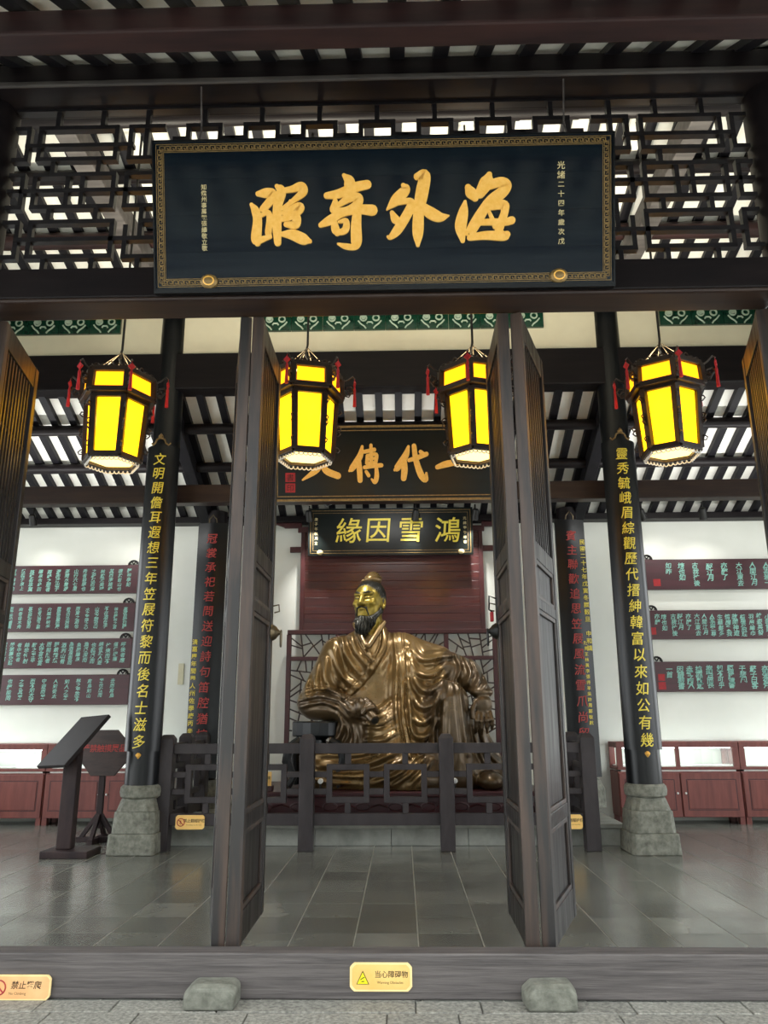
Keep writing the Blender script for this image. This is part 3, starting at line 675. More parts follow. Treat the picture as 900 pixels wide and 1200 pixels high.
# =================================================================== LANTERNS
def scroll(b, c, ax, az, s, r=0.008):
    """a little S of iron scrollwork in the plane spanned by ax (out) and +Z"""
    A = Vector(ax)
    def P(u, v): return Vector(c) + A*u*s + Vector((0, 0, 1))*v*s*az
    pts = [P(0.1, 0), P(0.5, 0.05), P(0.75, 0.3), P(0.6, 0.55), P(0.3, 0.5), P(0.28, 0.32), P(0.45, 0.3)]
    b.tube(pts, r, 5)
def make_lantern(label):
    t = local_thing('palace_lantern', (0, 0, 0), label, 'lantern', 'lit palace lanterns hanging in a row')
    # heights measured from the underside frame
    zb, zj, zt = 0.0, 0.58, 0.825
    rb, rj, ru = 0.255, 0.305, 0.345
    def hexv(r, z): return [Vector((r*math.cos(math.pi/3*k), r*math.sin(math.pi/3*k), z)) for k in range(6)]
    low0, low1 = hexv(rb, zb), hexv(rj-0.02, zj)
    up0, up1 = hexv(ru, zj+0.035), hexv(ru-0.01, zt)
    def panel(a, b_, c, d, m, name, nrm_in=0.006):
        n = (b_-a).cross(d-a).normalized()
        cen = (a+b_+c+d)/4
        if n.dot(Vector((cen.x, cen.y, 0))) < 0: n = -n
        v = [p - n*0.004 for p in (a, b_, c, d)] + [p + n*0.0 for p in (a, b_, c, d)]
        MB().add(v, [(0,1,2,3),(4,7,6,5),(0,4,5,1),(1,5,6,2),(2,6,7,3),(3,7,4,0)]).build(name, m, t)
    fr = MB()
    for k in range(6):
        j = (k+1) % 6
        def ins(a, b_, c, d, mh, mv0, mv1):
            f0, f1 = mh, 1-mh
            return (a.lerp(b_, f0).lerp(d.lerp(c, f0), mv0), a.lerp(b_, f1).lerp(d.lerp(c, f1), mv0), a.lerp(b_, f1).lerp(d.lerp(c, f1), mv1), a.lerp(b_, f0).lerp(d.lerp(c, f0), mv1))
        panel(*ins(low0[k], low0[j], low1[j], low1[k], 0.12, 0.05, 0.95), 'lantern_pane', 'silk_pane')
        panel(*ins(up0[k], up0[j], up1[j], up1[k], 0.12, 0.15, 0.85), 'lantern_pane_top', 'silk_pane')
        for (p, q, wd) in ((low0[k], low1[k], 0.05), (up0[k], up1[k], 0.052), (low0[k], low0[j], 0.045), (low1[k], low1[j], 0.045), (up0[k], up0[j], 0.045), (up1[k], up1[j], 0.045)):
            fr.bar(p, q, wd*1.15, wd*1.15)
    fr.build('frame', 'lantern_wood', t, bevel=0.004)
    # glowing underside
    hb = hexv(rb-0.02, zb+0.005); ht = hexv(rb-0.02, zb+0.012)
    MB().add(hb+ht, [list(range(5, -1, -1)), list(range(6, 12))] + [(i, (i+1) % 6, 6+(i+1) % 6, 6+i) for i in range(6)]).build('silk_floor', 'lantern_floor', t)
    # fretwork crests and skirts: small rings along each edge
    cr, sk, jt = MB(), MB(), MB()
    for k in range(6):
        j = (k+1) % 6
        for i in range(5):
            f = (i+0.5)/5
            e = (up1[j]-up1[k]).normalized(); c = up1[k].lerp(up1[j], f)
            h = 0.055 if i == 2 else 0.035
            cr.tube([c + e*(0.03*math.cos(R_(a))) + Vector((0, 0, 0.02+h*math.sin(R_(a)))) for a in range(0, 181, 30)], 0.007, 5)
            c2 = low1[k].lerp(low1[j], f)*1.06 + Vector((0, 0, 0.02))
            jt.tube([c2 + e*(0.028*math.cos(R_(a))) + Vector((0, 0, -0.025*math.sin(R_(a)))) for a in range(0, 181, 30)], 0.007, 5)
        for i in range(6):
            f = (i+0.5)/6; e = (low0[j]-low0[k]).normalized(); c = low0[k].lerp(low0[j], f)
            sk.tube([c + e*(0.022*math.cos(R_(a))) + Vector((0, 0, -0.028-0.03*math.sin(R_(a)))) for a in range(0, 181, 30)], 0.006, 5)
    cr.build('crest', 'lantern_wood', t); jt.build('fret', 'lantern_wood', t); sk.build('skirt', 'clip_white', t)
    # corner scrolls, brackets and red tassels
    for k in range(6):
        ax = Vector((math.cos(math.pi/3*k), math.sin(math.pi/3*k), 0))
        b = MB()
        b.tube([low0[k]*1.06, low1[k]*1.04], 0.006, 5)
        for i in range(4): scroll(b, low0[k].lerp(low1[k], 0.2+0.19*i), ax, 1 if i % 2 else -1, 0.095, 0.007)
        b.build('corner_scroll', 'lantern_wood', t)
        b = MB(); scroll(b, up0[k] + Vector((0, 0, 0.05)), ax, 1, 0.16, 0.009); scroll(b, up0[k] + Vector((0, 0, 0.1)), ax, -1, 0.12, 0.008)
        b.tube([up0[k]+ax*0.016+Vector((0, 0, 0.02)), up1[k]+ax*0.016], 0.008, 5)
        b.tube([up1[k]+Vector((0, 0, -0.03)), up1[k]+ax*0.07+Vector((0, 0, 0.0)), up1[k]+ax*0.12+Vector((0, 0, 0.045)), up1[k]+ax*0.14+Vector((0, 0, 0.02))], 0.009, 5)
        b.build('bracket', 'lantern_wood', t)
        q = up1[k]+ax*0.14
        b = MB()
        b.tube([q+Vector((0, 0, 0.02)), q+Vector((0, 0, -0.01))], 0.003, 4)
        kn = [(0, 0.0), (0.034, -0.035), (0, -0.07), (-0.034, -0.035)]
        e = Vector((-ax.y, ax.x, 0))
        v = [q+e*a+Vector((0, 0, z-0.0))+ax*d for d in (-0.008, 0.008) for a, z in kn]
        b.add(v, [(0,1,2,3),(7,6,5,4),(0,4,5,1),(1,5,6,2),(2,6,7,3),(3,7,4,0)])
        b.tube([q+Vector((0, 0, -0.07)), q+Vector((0, 0, -0.10)), q+Vector((0, 0, -0.14)), q+Vector((0, 0, -0.27))], [0.008, 0.014, 0.012, 0.018], 7)
        b.build('tassel', 'tassel_red', t)
    # hanging chains, cord
    b = MB()
    for k in range(6): b.tube([up1[k]*0.82+Vector((0, 0, 0.17)), Vector((0, 0, zt+0.31))], 0.004, 4)
    b.build('chain', 'brass', t)
    MB().tube([(0, 0, zt+0.05), (0.02, 0.0, zt+0.13), (-0.02, 0, zt+0.24), (0, 0, zt+0.34), (0, 0, zt+1.5), (0, 0, zt+2.9)], 0.012, 6).build('cord', 'black_iron', t)
    ld = bpy.data.lights.new('lantern_bulb', 'POINT'); ld.energy = 0.45; ld.color = (1.0, 0.9, 0.6); ld.shadow_soft_size = 0.06
    lo = bpy.data.objects.new('bulb_light', ld); COL.objects.link(lo); lo.parent = t; lo.location = (0, 0, 0.42)
    ld = bpy.data.lights.new('added_uplight', 'SPOT'); ld.energy = 260.0; ld.color = (1.0, 0.93, 0.76); ld.spot_size = R_(125); ld.spot_blend = 0.6; ld.shadow_soft_size = 0.05  # added upward light that brightens the roof above the lanterns
    lo = bpy.data.objects.new('added_up_light', ld); COL.objects.link(lo); lo.parent = t; lo.location = (0, 0, zt-0.06); lo.rotation_euler = (math.pi, 0, 0)
    return t
lan = make_lantern('lit yellow silk lantern next to the column beside the octagonal sign')
spots = [(-2.6, 6.9, 3.86, 3.4, None), (-0.755, 6.9, 3.88, 14.4, 'lit yellow silk lantern beside the door leaf with brass knocker'),
         (0.87, 6.9, 3.88, 18, 'lit yellow silk lantern beside the door leaf with padlock'), (2.70, 6.9, 3.88, 28, 'lit yellow silk lantern next to the column beside the plain cabinets')]
for i, (x, y, z, a, lb) in enumerate(spots):
    o = lan if i == 0 else copy_tree(lan)
    o.location = (x, y, z); o.rotation_euler = (0, 0, R_(a))
    if lb: o['label'] = lb

# =================================================================== COUPLET BOARDS ON THE COLUMNS
def column_board(cx, text, label):
    cy, R0, R1 = 9.46, 0.203, 0.228
    z0, z1 = 1.11, 4.87
    t = thing('couplet_board', (cx, cy-R1, z0), label, 'couplet board', 'gold couplet on the hall columns')
    b = MB(); n = 14; A = R_(68)
    v = []
    for z in (z0, z1):
        for r in (R0, R1):
            for i in range(n+1):
                a = -A + 2*A*i/n; v.append((cx + r*math.sin(a), cy - r*math.cos(a), z))
    m = n+1; f = []
    for i in range(n):
        f += [(m+i, m+i+1, 3*m+i+1, 3*m+i), (i+1, i, 2*m+i, 2*m+i+1), (i, i+1, m+i+1, m+i), (2*m+i+1, 2*m+i, 3*m+i, 3*m+i+1)]
    f += [(0, m, 3*m, 2*m), (m-1, 3*m-1, 4*m-1, 2*m-1)]
    b.add(v, f).build('board', 'lacquer', t, auto=True)
    def wrap(x, y, z):
        a = (x-cx)/R1; r = R1 + 0.002 - y
        return (cx + r*math.sin(a), cy - r*math.cos(a), z)
    nch = len(text); top, bot = 4.68, 1.22
    for i, ch in enumerate(text):
        z = top + (bot-top)*i/(nch-1)
        b = MB(); put_text(b, ch, 0.165, cx, 0, z, 0.004, 0.006, shear=0.12, sx=0.95); slice_x(b, [cx+0.02*k for k in range(-4, 5)]).xf(wrap).build('character', 'gold_leaf', t)
    b = MB(); Y = cy-R1-0.006
    b.tube([(cx-0.12, Y+0.03, z1+0.03), (cx-0.10, Y+0.02, z1+0.0), (cx-0.07, Y, z1+0.02), (cx-0.05, Y, z1+0.07), (cx-0.02, Y, z1+0.085), (cx, Y, z1+0.09)], 0.011, 6)
    b.tube([(cx+0.12, Y+0.03, z1+0.03), (cx+0.10, Y+0.02, z1+0.0), (cx+0.07, Y, z1+0.02), (cx+0.05, Y, z1+0.07), (cx+0.02, Y, z1+0.085), (cx, Y, z1+0.09)], 0.011, 6)
    b.lathe([(0.034, 0), (0.036, 0.02), (0.02, 0.045), (0.004, 0.065)], (cx, Y, z1+0.09), 10)
    b.build('finial', 'gold_dull', t)
    MB().lathe([(0.006, -0.035), (0.03, -0.005), (0.032, 0.01), (0.012, 0.03)], (cx, cy-0.205, z0-0.045), 10).build('foot_boss', 'gold', t)
column_board(-2.92, '文明開儋耳遐想三年笠屐符黎而後名士滋多', 'curved black couplet board with gold characters on the column beside the octagonal sign')
column_board(2.94, '靈秀毓峨眉綜觀歷代搢紳韓富以來如公有幾', 'curved black couplet board with gold characters on the column near the plain cabinets')

# --- flat boards with red characters hung before the rear columns
def red_board(cx, tilt, text, side, sx_, label):
    t = local_thing('couplet_board', (cx, 11.36, 0.66), label, 'couplet board', 'red lettered couplet behind the railing', rot=(0, 0, R_(tilt)))
    Wd = 0.45; H = 3.7
    b = MB(); n = 8
    pr = [(-Wd/2 + Wd*i/n, -0.035*math.cos(math.pi*(i/n-0.5))) for i in range(n+1)]
    v = [(x, y, z) for z in (0, H) for x, y in pr] + [(x, y+0.03, z) for z in (0, H) for x, y in pr]
    m = n+1; f = []
    for i in range(n):
        f += [(i, i+1, m+i+1, m+i), (2*m+i+1, 2*m+i, 3*m+i, 3*m+i+1), (i, 2*m+i, 2*m+i+1, i+1), (m+i, m+i+1, 3*m+i+1, 3*m+i)]
    f += [(0, m, 3*m, 2*m), (n, 2*m+n, 3*m+n, m+n)]
    b.add(v, f).build('board', 'lacquer', t, auto=True)
    n_ = len(text)
    for i, ch in enumerate(text):
        b = MB(); put_text(b, ch, 0.165, 0.0, -0.040, H-0.25-(H-0.62)*i/(n_-1), 0.004, 0.004, shear=0.1); b.build('character', 'red_paint', t)
    for i, ch in enumerate(side):
        if ch != '　': put_text(MB(), ch, 0.085, sx_*0.17, -0.03, (1.9 if sx_ < 0 else H-0.35)-0.105*i, 0.012).build('small_character', 'gold_leaf', t)
    if sx_ > 0:
        for i, ch in enumerate('陳馬王林黃李張符羊吳許周鄭敬獻'): put_text(MB(), ch, 0.06, 0.115, -0.036, 1.85-0.08*i, 0.008).build('small_character', 'gold_leaf', t)
    b = MB(); b.tube([(-0.06, -0.02, H), (-0.055, -0.03, H+0.06), (-0.02, -0.03, H+0.1), (0.0, -0.03, H+0.13), (0.02, -0.03, H+0.1), (0.055, -0.03, H+0.06), (0.06, -0.02, H)], 0.009, 6)
    b.build('hanger', 'brass', t)
red_board(-2.72, 0, '冠裳承祀若問送迎詩句笛腔猶按拍', '清嘉慶年間舉人州佐學唐丙辛敬撰', -1, 'black board with red characters and one gilt side line behind the railing')
red_board(2.70, 6, '賓主聯歡追思笠屐風流雪爪尚留鴻', '民國二十七年戊寅冬臘榖旦　中和鎮', 1, 'black board with red characters and rows of small yellow writing behind the railing')

# =================================================================== BOARDS ON THE BACK WALL
def wall_board(x0, x1, z0, z1, cols, xs, label, side, size=0.085, seal=None, group='maroon inscription boards on the white wall'):
    t = thing('inscription_board', ((x0+x1)/2, 12.06, z0), label, 'board', group)
    MB().box(x0, x1, 12.03, 12.09, z0, z1).build('board', 'maroon_board', t, bevel=0.006)
    for xx in (x0+0.25, x1-0.25): MB().box(xx-0.03, xx+0.03, 12.085, 12.119, z0+0.05, z1-0.05).build('batten', 'black_iron', t)
    for cx, tx in zip(xs, cols):
        b = MB(); n = len(tx); s = size*random.uniform(0.95, 1.1)
        zc = z1 - 0.05 - s/2 - random.uniform(0.0, 0.02)
        step = min(s*1.03, (z1-z0-0.1-s)/max(n-1, 3))
        for i, ch in enumerate(tx): put_text(b, ch, s, cx, 12.027, zc - step*i, 0.016, shear=0.15, res=1)
        b.build('text_column', 'jade_ink', t)
    if seal:
        MB().box(seal[0]-0.055, seal[0]+0.055, 12.026, 12.03, seal[1]-0.055, seal[1]+0.055).build('seal', 'seal_red', t)
        if len(seal) > 2: MB().box(seal[0]-0.05, seal[0]+0.05, 12.026, 12.03, seal[1]+0.075, seal[1]+0.175).build('seal', 'seal_red', t)
    hx = x1-0.12 if side < 0 else x0+0.12
    b = MB()
    b.tube([(hx+0.08*math.cos(R_(a)), 12.06, z1+0.072*math.sin(R_(a))) for a in range(0, 181, 20)], 0.016, 6)
    for q in (-1, 1):
        b.tube([(hx, 12.055, z1+0.01), (hx+q*0.025, 12.055, z1+0.05), (hx+q*0.06, 12.055, z1+0.035), (hx+q*0.045, 12.055, z1+0.01)], 0.011, 5)
    b.tube([(hx+side*-1*0.09, 12.06, z1+0.01), (hx+side*-1*0.16, 12.06, z1+0.005), (hx+side*-1*0.2, 12.06, z1+0.03)], 0.011, 5)
    b.build('hook', 'black_iron', t)
L1 = '醉翁亭記 環滁皆山也 其西南諸峰 林壑尤美望 之蔚然而深 秀者琅琊也 山行六七里 漸聞水聲潺 潺而瀉出于 兩峰之間者 釀泉也峰回 路轉有亭翼 然臨于泉上 者醉翁亭也 作亭者誰山 之僧智僊也 名之者誰太'.split()
L2 = '高故自號曰醉 翁也醉翁之意 不在酒在乎 山水之間也山 水之樂得之心 而寓之酒也 若夫日出而林 霏開雲歸而巖 穴暝晦明變 化者山間之朝 暮也野芳發而 幽香佳木秀 而繁陰風霜高 潔水落而石出 山間之四 時也朝而往暮'.split()
L3 = '呼後者應 傴僂提攜 往來而不 絕者滁人遊 也臨溪而 漁溪深而 魚肥釀泉 為酒泉香而 酒洌山肴 野蔌雜然 而前陳者 太守宴也宴 酣之樂非 絲非竹射 者中奕者 勝觥籌交錯 起坐而諠 譁者眾賓 歡也蒼顏 白髮頹乎'.split()
L4 = '去而禽鳥 樂也然而 禽鳥知山 林之樂而不 知人之樂 人知從太 守遊而樂 而不知太守 之樂其樂 也醉能同 其樂醒能 述以文者太 守也太守'.split()
def xsL(x, n, p): return [x - p*i for i in range(n)]
wall_board(-6.7, -4.03, 3.40, 3.855, L1, xsL(-4.20, 17, 0.143), 'topmost maroon board with pale green writing on the lectern side', -1, 0.07)
wall_board(-6.7, -4.06, 2.80, 3.245, L2, xsL(-4.21, 16, 0.152), 'second maroon board from the top on the lectern side', -1, 0.066)
wall_board(-6.7, -4.065, 2.235, 2.69, L3, xsL(-4.20, 20, 0.117), 'third maroon board from the top with closely set columns on the lectern side', -1, 0.074)
wall_board(-6.7, -4.065, 1.68, 2.135, L4, xsL(-4.32, 13, 0.178), 'lowest maroon board with widely spaced columns on the lectern side', -1, 0.074)
R1_ = '如昨 塘也如 古我往後 酹江月 亦醉了 大江東去 人間江月 人生如夢一 還酹江月 亂石穿空 驚濤拍岸'.split()
R2_ = '亦醉 塘也如 古我往後 酹江月 亦醉了 大江東去 人間江月 人生如夢一尊 生華髮多 情應笑我 故國神遊 檣櫓灰飛煙 羽扇綸巾 雄姿英發 小喬初嫁了 公瑾當年 遙想豪傑'.split()
R3_ = '一首 因歸聊書 赤壁之西人 挾飛仙以遨 抱明月而長 知不可乎 驟得託遺響 于悲風 蘇子曰客 亦知夫水與月 逝者如斯 而未嘗往'.split()
wall_board(3.92, 6.7, 3.39, 3.87, R1_, [4.36, 4.56, 4.78, 5.0, 5.23, 5.46, 5.67, 5.88, 6.1, 6.3, 6.5], 'topmost maroon board with loose cursive writing on the side away from the lectern', 1, 0.1, (4.16, 3.50))
wall_board(3.92, 6.7, 2.62, 3.065, R2_, [4.11, 4.21, 4.36, 4.46, 4.59, 4.72, 4.83, 4.95, 5.07, 5.19, 5.3, 5.42, 5.55, 5.67, 5.8, 5.93, 6.08], 'middle maroon board with cursive writing on the side away from the lectern', 1, 0.085, (4.02, 2.745))
wall_board(3.93, 6.7, 1.83, 2.28, R3_, [4.22, 4.38, 4.52, 4.66, 4.82, 4.98, 5.14, 5.32, 5.48, 5.66, 5.85, 6.05], 'lowest maroon board with bold cursive writing and two red seals', 1, 0.098, (4.09, 1.92, 1))
o = MB().box(-3.335, -3.25, 12.105, 12.118, 1.98, 2.3)
tag(o.build('notice_card', 'paper'), 'small cream notice card on the white wall behind the column', 'notice')

# =================================================================== SPOT LAMPS (the ones under the eaves of the rear roof)
def lamp(x, y, z, aim, label, power, zt=None, ang=105):
    t = local_thing('spot_lamp', (x, y, z), label, 'lamp', 'black spot lamps along the rear roof')
    d = (Vector(aim)-Vector((x, y, z))).normalized()
    ztop = (zt or 4.62) - z
    if ztop > 0.06: MB().tube([(0, 0, 0.05), (0, 0, ztop)], 0.012, 6).build('stem', 'black_iron', t)
    else: MB().tube([(0, 0, 0), (0, -0.1, 0)], 0.012, 6).build('stem', 'black_iron', t)
    b = MB().tube([tuple(-d*0.09), tuple(-d*0.07), tuple(d*0.07), tuple(d*0.09)], [0.03, 0.05, 0.058, 0.06], 12)
    b.build('housing', 'black_iron', t, auto=True)
    b = MB().tube([tuple(d*0.085), tuple(d*0.092)], 0.046, 12); b.build('lens', 'white_metal', t)
    ld = bpy.data.lights.new('spot', 'SPOT'); ld.energy = power; ld.spot_size = R_(ang); ld.spot_blend = 1.0; ld.shadow_soft_size = 0.04; ld.color = (1.0, 0.98, 0.94)
    lo = bpy.data.objects.new('spot_light', ld); COL.objects.link(lo); lo.parent = t; lo.location = d*0.1
    lo.rotation_euler = d.to_track_quat('-Z', 'Y').to_euler()
    return t
lamp(-1.27, 11.5, 4.5, (-1.15, 11.98, 3.2), 'black spot lamp at the lectern side end of the small plaque', LAMP_W*0.35, 4.66, 75)
lamp(0.38, 11.5, 4.5, (0.2, 11.98, 3.2), 'black spot lamp hanging in front of the small plaque', LAMP_W*0.2, 4.66, 60)
lamp(1.3, 11.5, 4.5, (1.15, 11.98, 3.2), 'black spot lamp at the far end of the small plaque from the lectern', LAMP_W*0.35, 4.66, 75)
lamp(-3.75, 11.5, 4.48, (-4.4, 12.1, 3.3), 'black spot lamp behind the column beside the octagonal sign', LAMP_W*0.07, 4.66)
lamp(-5.6, 11.5, 4.48, (-5.5, 12.1, 3.0), 'black spot lamp above the maroon boards on the lectern side', LAMP_W*0.07, 4.66)
lamp(3.85, 11.5, 4.48, (4.4, 12.1, 3.3), 'black spot lamp close to the column by the plain cabinets', LAMP_W*0.07, 4.66)
lamp(4.78, 11.5, 4.48, (5.0, 12.1, 3.0), 'black spot lamp hanging clear above the cursive boards', LAMP_W*0.07, 4.66)

def added_tube_lamp(x, y, z, L, label, power, rx):  # added lamps, out of view, that brighten the rear roof and wall
    t = local_thing('added_tube_lamp', (x, y, z), label, 'lamp', 'added unseen tube lamps on the tie beam')
    MB().box(-L/2, L/2, -0.028, 0.03, 0.0, 0.025).build('housing', 'white_metal', t, bevel=0.004)
    MB().tube([(-L/2+0.02, 0, 0.04), (L/2-0.02, 0, 0.04)], 0.013, 10).build('tube', 'added_glow', t)
    ld = bpy.data.lights.new('tube', 'AREA'); ld.shape = 'RECTANGLE'; ld.size = L; ld.size_y = 0.03; ld.energy = power; ld.color = (1.0, 0.99, 0.96)
    lo = bpy.data.objects.new('added_tube_light', ld); COL.objects.link(lo); lo.parent = t; lo.location = (0, 0, 0.06); lo.rotation_euler = (R_(rx), 0, 0)
for x, lb in ((-4.6, 'added unseen tube lamp on the tie beam between column and gable on the lectern side'), (0.0, 'added unseen tube lamp on the tie beam behind the dark green plaque'), (4.6, 'added unseen tube lamp on the tie beam between column and gable away from the lectern')):
    added_tube_lamp(x, 9.99, 4.37, 2.6 if x else 1.1, lb, TUBE_W if x else TUBE_W*0.5, 140)
lamp(-0.85, 10.06, 4.36, (-0.35, 10.5, 2.9), 'black spot lamp behind the plaque shining on the statue\'s face', LAMP_W*0.42, 4.36, 80)  # added lamp, hidden by the plaque, to light the face
lamp(0.75, 10.06, 4.36, (0.4, 10.6, 1.9), 'black spot lamp behind the plaque shining on the statue\'s knee', LAMP_W*0.42, 4.36, 80)  # added lamp, hidden by the plaque, to light the robe

# =================================================================== RAILING ROUND THE STATUE
RY = 9.53
def rail_post(t, x, y, h=1.29, zb=0.0):
    w_ = 0.085
    b = MB()
    pr = [(w_, zb), (w_, h-0.05), (w_*0.6, h)]
    v = []
    for q, z in pr: v += [(x-q, y-q, z), (x+q, y-q, z), (x+q, y+q, z), (x-q, y+q, z)]
    f = [(3, 2, 1, 0), (8, 9, 10, 11)]
    for i in range(2):
        for k in range(4): f.append((i*4+k, i*4+(k+1) % 4, (i+1)*4+(k+1) % 4, (i+1)*4+k))
    b.add(v, f).build('post', 'rail_wood', t, bevel=0.008)
def rail_panel(t, x0, x1, nsq, toW):
    """a panel between posts laid along local X; toW maps to the world"""
    def B(a, b_, z0, z1, name, th=0.035):
        q = MB().box(a, b_, -th, th, z0, z1).xf(lambda x, y, z: toW(x, y, z)); return q.build(name, 'rail_wood', t, bevel=0.005)
    B(x0, x1, 1.07, 1.185, 'top_rail', 0.045); B(x0, x1, 0.275, 0.405, 'bottom_rail', 0.04)
    L = x1-x0; xs = [x0 + L*(i+0.5)/nsq + (0.03 if i == 0 and nsq == 2 else -0.03 if nsq == 2 else 0) for i in range(nsq)]
    hw = 0.252 if L/nsq > 0.62 else L/nsq*0.36
    for c in xs:
        fr = MB()
        z0, z1, e = 0.52, 0.95, 0.066
        out = [(c-hw, z0), (c+hw, z0), (c+hw, z1), (c-hw, z1)]; inn = [(c-hw+e, z0+e), (c+hw-e, z0+e), (c+hw-e, z1-e), (c-hw+e, z1-e)]
        v = [(x, y, z) for y in (-0.035, 0.035) for x, z in out+inn]
        f = []
        for k in range(4):
            j = (k+1) % 4
            f += [(k, j, 4+j, 4+k), (8+j, 8+k, 12+k, 12+j), (k, 8+k, 8+j, j), (4+j, 12+j, 12+k, 4+k)]
        fr.add(v, f).xf(lambda x, y, z: toW(x, y, z)).build('square_frame', 'rail_wood', t, bevel=0.004)
        B(c-0.035, c+0.035, 0.95, 1.07, 'stub', 0.028); B(c-0.035, c+0.035, 0.405, 0.52, 'stub', 0.028)
    edges = [x0] + [e for c in xs for e in (c-hw, c+hw)] + [x1]
    for i in range(0, len(edges), 2):
        for z in (0.835, 0.645): B(edges[i], edges[i+1], z-0.033, z+0.033, 'stub', 0.028)
PX = [-2.66, -0.985, 0.655, 2.31]
rl = thing('railing', (-0.175, RY, 0), 'dark grey wooden railing with square motifs in front of the statue', 'railing')
for x in PX: rail_post(rl, x, RY)
for a, b_ in zip(PX[:-1], PX[1:]): rail_panel(rl, a+0.085, b_-0.085, 2, lambda x, y, z: (x, RY+y, z))
for x, lb in ((PX[0], 'dark grey side railing running back beside the red lettered board near the octagonal sign'), (PX[-1], 'dark grey side railing running back below the board with yellow side writing')):
    r2 = thing('railing', (x, 10.4, 0), lb, 'railing')
    for yv in (10.36, 11.2): rail_post(r2, x, yv, 1.29, 0.245)
    for a, b_ in ((RY+0.09, 10.27), (10.45, 11.11)):
        rail_panel(r2, a, b_, 1, lambda X, Yq, z, x=x: (x+Yq, X, z))
# little yellow signs hung on the bottom rail
def notched(w_, h, c):
    return [(-w_/2+c, -h/2), (w_/2-c, -h/2), (w_/2-c*0.45, -h/2+c*0.45), (w_/2, -h/2+c), (w_/2, h/2-c), (w_/2-c*0.45, h/2-c*0.45), (w_/2-c, h/2), (-w_/2+c, h/2), (-w_/2+c*0.45, h/2-c*0.45), (-w_/2, h/2-c), (-w_/2, -h/2+c), (-w_/2+c*0.45, -h/2+c*0.45)]
def ban_icon(b, x, z, r, y):
    b.tube([(x+r*math.cos(R_(a)), y, z+r*math.sin(R_(a))) for a in range(0, 360, 20)], r*0.12, 5, True)
    b.tube([(x-r*0.7, y, z+r*0.7), (x+r*0.7, y, z-r*0.7)], r*0.12, 5)
    b.tube([(x-r*0.1, y, z+r*0.5), (x+r*0.05, y, z+r*0.1), (x-r*0.2, y, z-r*0.2), (x-r*0.1, y, z-r*0.6)], r*0.1, 5)
def rail_sign(x, label):
    t = local_thing('warning_sign', (x, RY-0.055, 0.315), label, 'sign', 'yellow signs on the railing')
    MB().prism(notched(0.335, 0.155, 0.022), -0.008, 0.012).build('plate', 'sign_yellow', t)
    b = MB(); ban_icon(b, -0.105, 0.0, 0.042, -0.009); b.build('icon', 'red_paint', t)
    b = MB(); put_text(b, '禁止翻越护栏', 0.042, 0.05, -0.0095, 0.018, 0.01); b.build('lettering', 'ink_brown', t); b = MB(); put_text(b, 'No climbing over the railing', 0.0155, 0.05, -0.0095, -0.03)
    b.build('lettering', 'ink_brown', t)
rail_sign(-2.33, 'yellow notice plate hung on the railing near the octagonal sign')
rail_sign(2.03, 'yellow notice plate hung on the railing below the board with yellow side writing')

# =================================================================== PLINTH, PEDESTAL, SCREEN
pl = thing('plinth', (0, 10.9, 0), 'low grey stone plinth under the statue', 'plinth')
for i in range(6):
    x0 = -2.75 + 5.5*i/6
    MB().box(x0+0.003, x0+5.5/6-0.003, 9.87, 12.1, 0.0, 0.19).build('stone_block', 'plinth_stone', pl, bevel=0.006)
MB().box(-2.78, 2.78, 9.84, 12.1, 0.19, 0.245).build('capping', 'plinth_stone', pl, bevel=0.012)
pd = thing('pedestal', (0, 10.8, 0.245), 'dark red lacquered wooden pedestal carrying the bronze statue', 'pedestal')
MB().box(-1.78, 1.86, 9.93, 11.5, 0.245, 0.3).build('foot_moulding', 'pedestal_wood', pd, bevel=0.015)
MB().box(-1.72, 1.8, 9.98, 11.45, 0.3, 0.54).build('body', 'pedestal_wood', pd, bevel=0.01)
MB().box(-1.8, 1.88, 9.91, 11.5, 0.54, 0.605).build('top', 'pedestal_wood', pd, bevel=0.018)
b = MB()
for k in range(9):
    c = -1.55 + 0.4*k
    b.tube([(c+0.09*math.cos(R_(a)), 9.975, 0.42+0.05*math.sin(R_(a))) for a in range(0, 360, 30)], 0.012, 5, True)
    b.tube([(c+0.09, 9.975, 0.42), (c+0.2, 9.975, 0.45), (c+0.31, 9.975, 0.42)], 0.012, 5)
b.build('carving', 'pedestal_wood', pd)

sn = thing('wooden_screen', (0, 11.95, 0.245), 'reddish plank screen with cracked ice lattice wings behind the statue', 'screen')
zz = 2.79; hgt = [0.115, 0.13, 0.12, 0.14, 0.125, 0.13, 0.14, 0.12, 0.13, 0.135, 0.14, 0.13]
for i, h in enumerate(hgt):
    if zz >= 4.45: break
    MB().box(-1.42, 1.4, 11.955+random.uniform(0, 0.003), 11.99, zz+0.0012, zz+h-0.0012).build('plank', 'screen_wood', sn, bevel=0.003); zz += h
ztop = zz
for s in (-1, 1): MB().box(s*1.41-0.035, s*1.41+0.035, 11.94, 12.0, 2.79, ztop).build('post', 'screen_frame', sn, bevel=0.006)
MB().box(-1.5, 1.48, 11.94, 12.0, ztop, ztop+0.09).build('top_rail', 'screen_frame', sn, bevel=0.006)
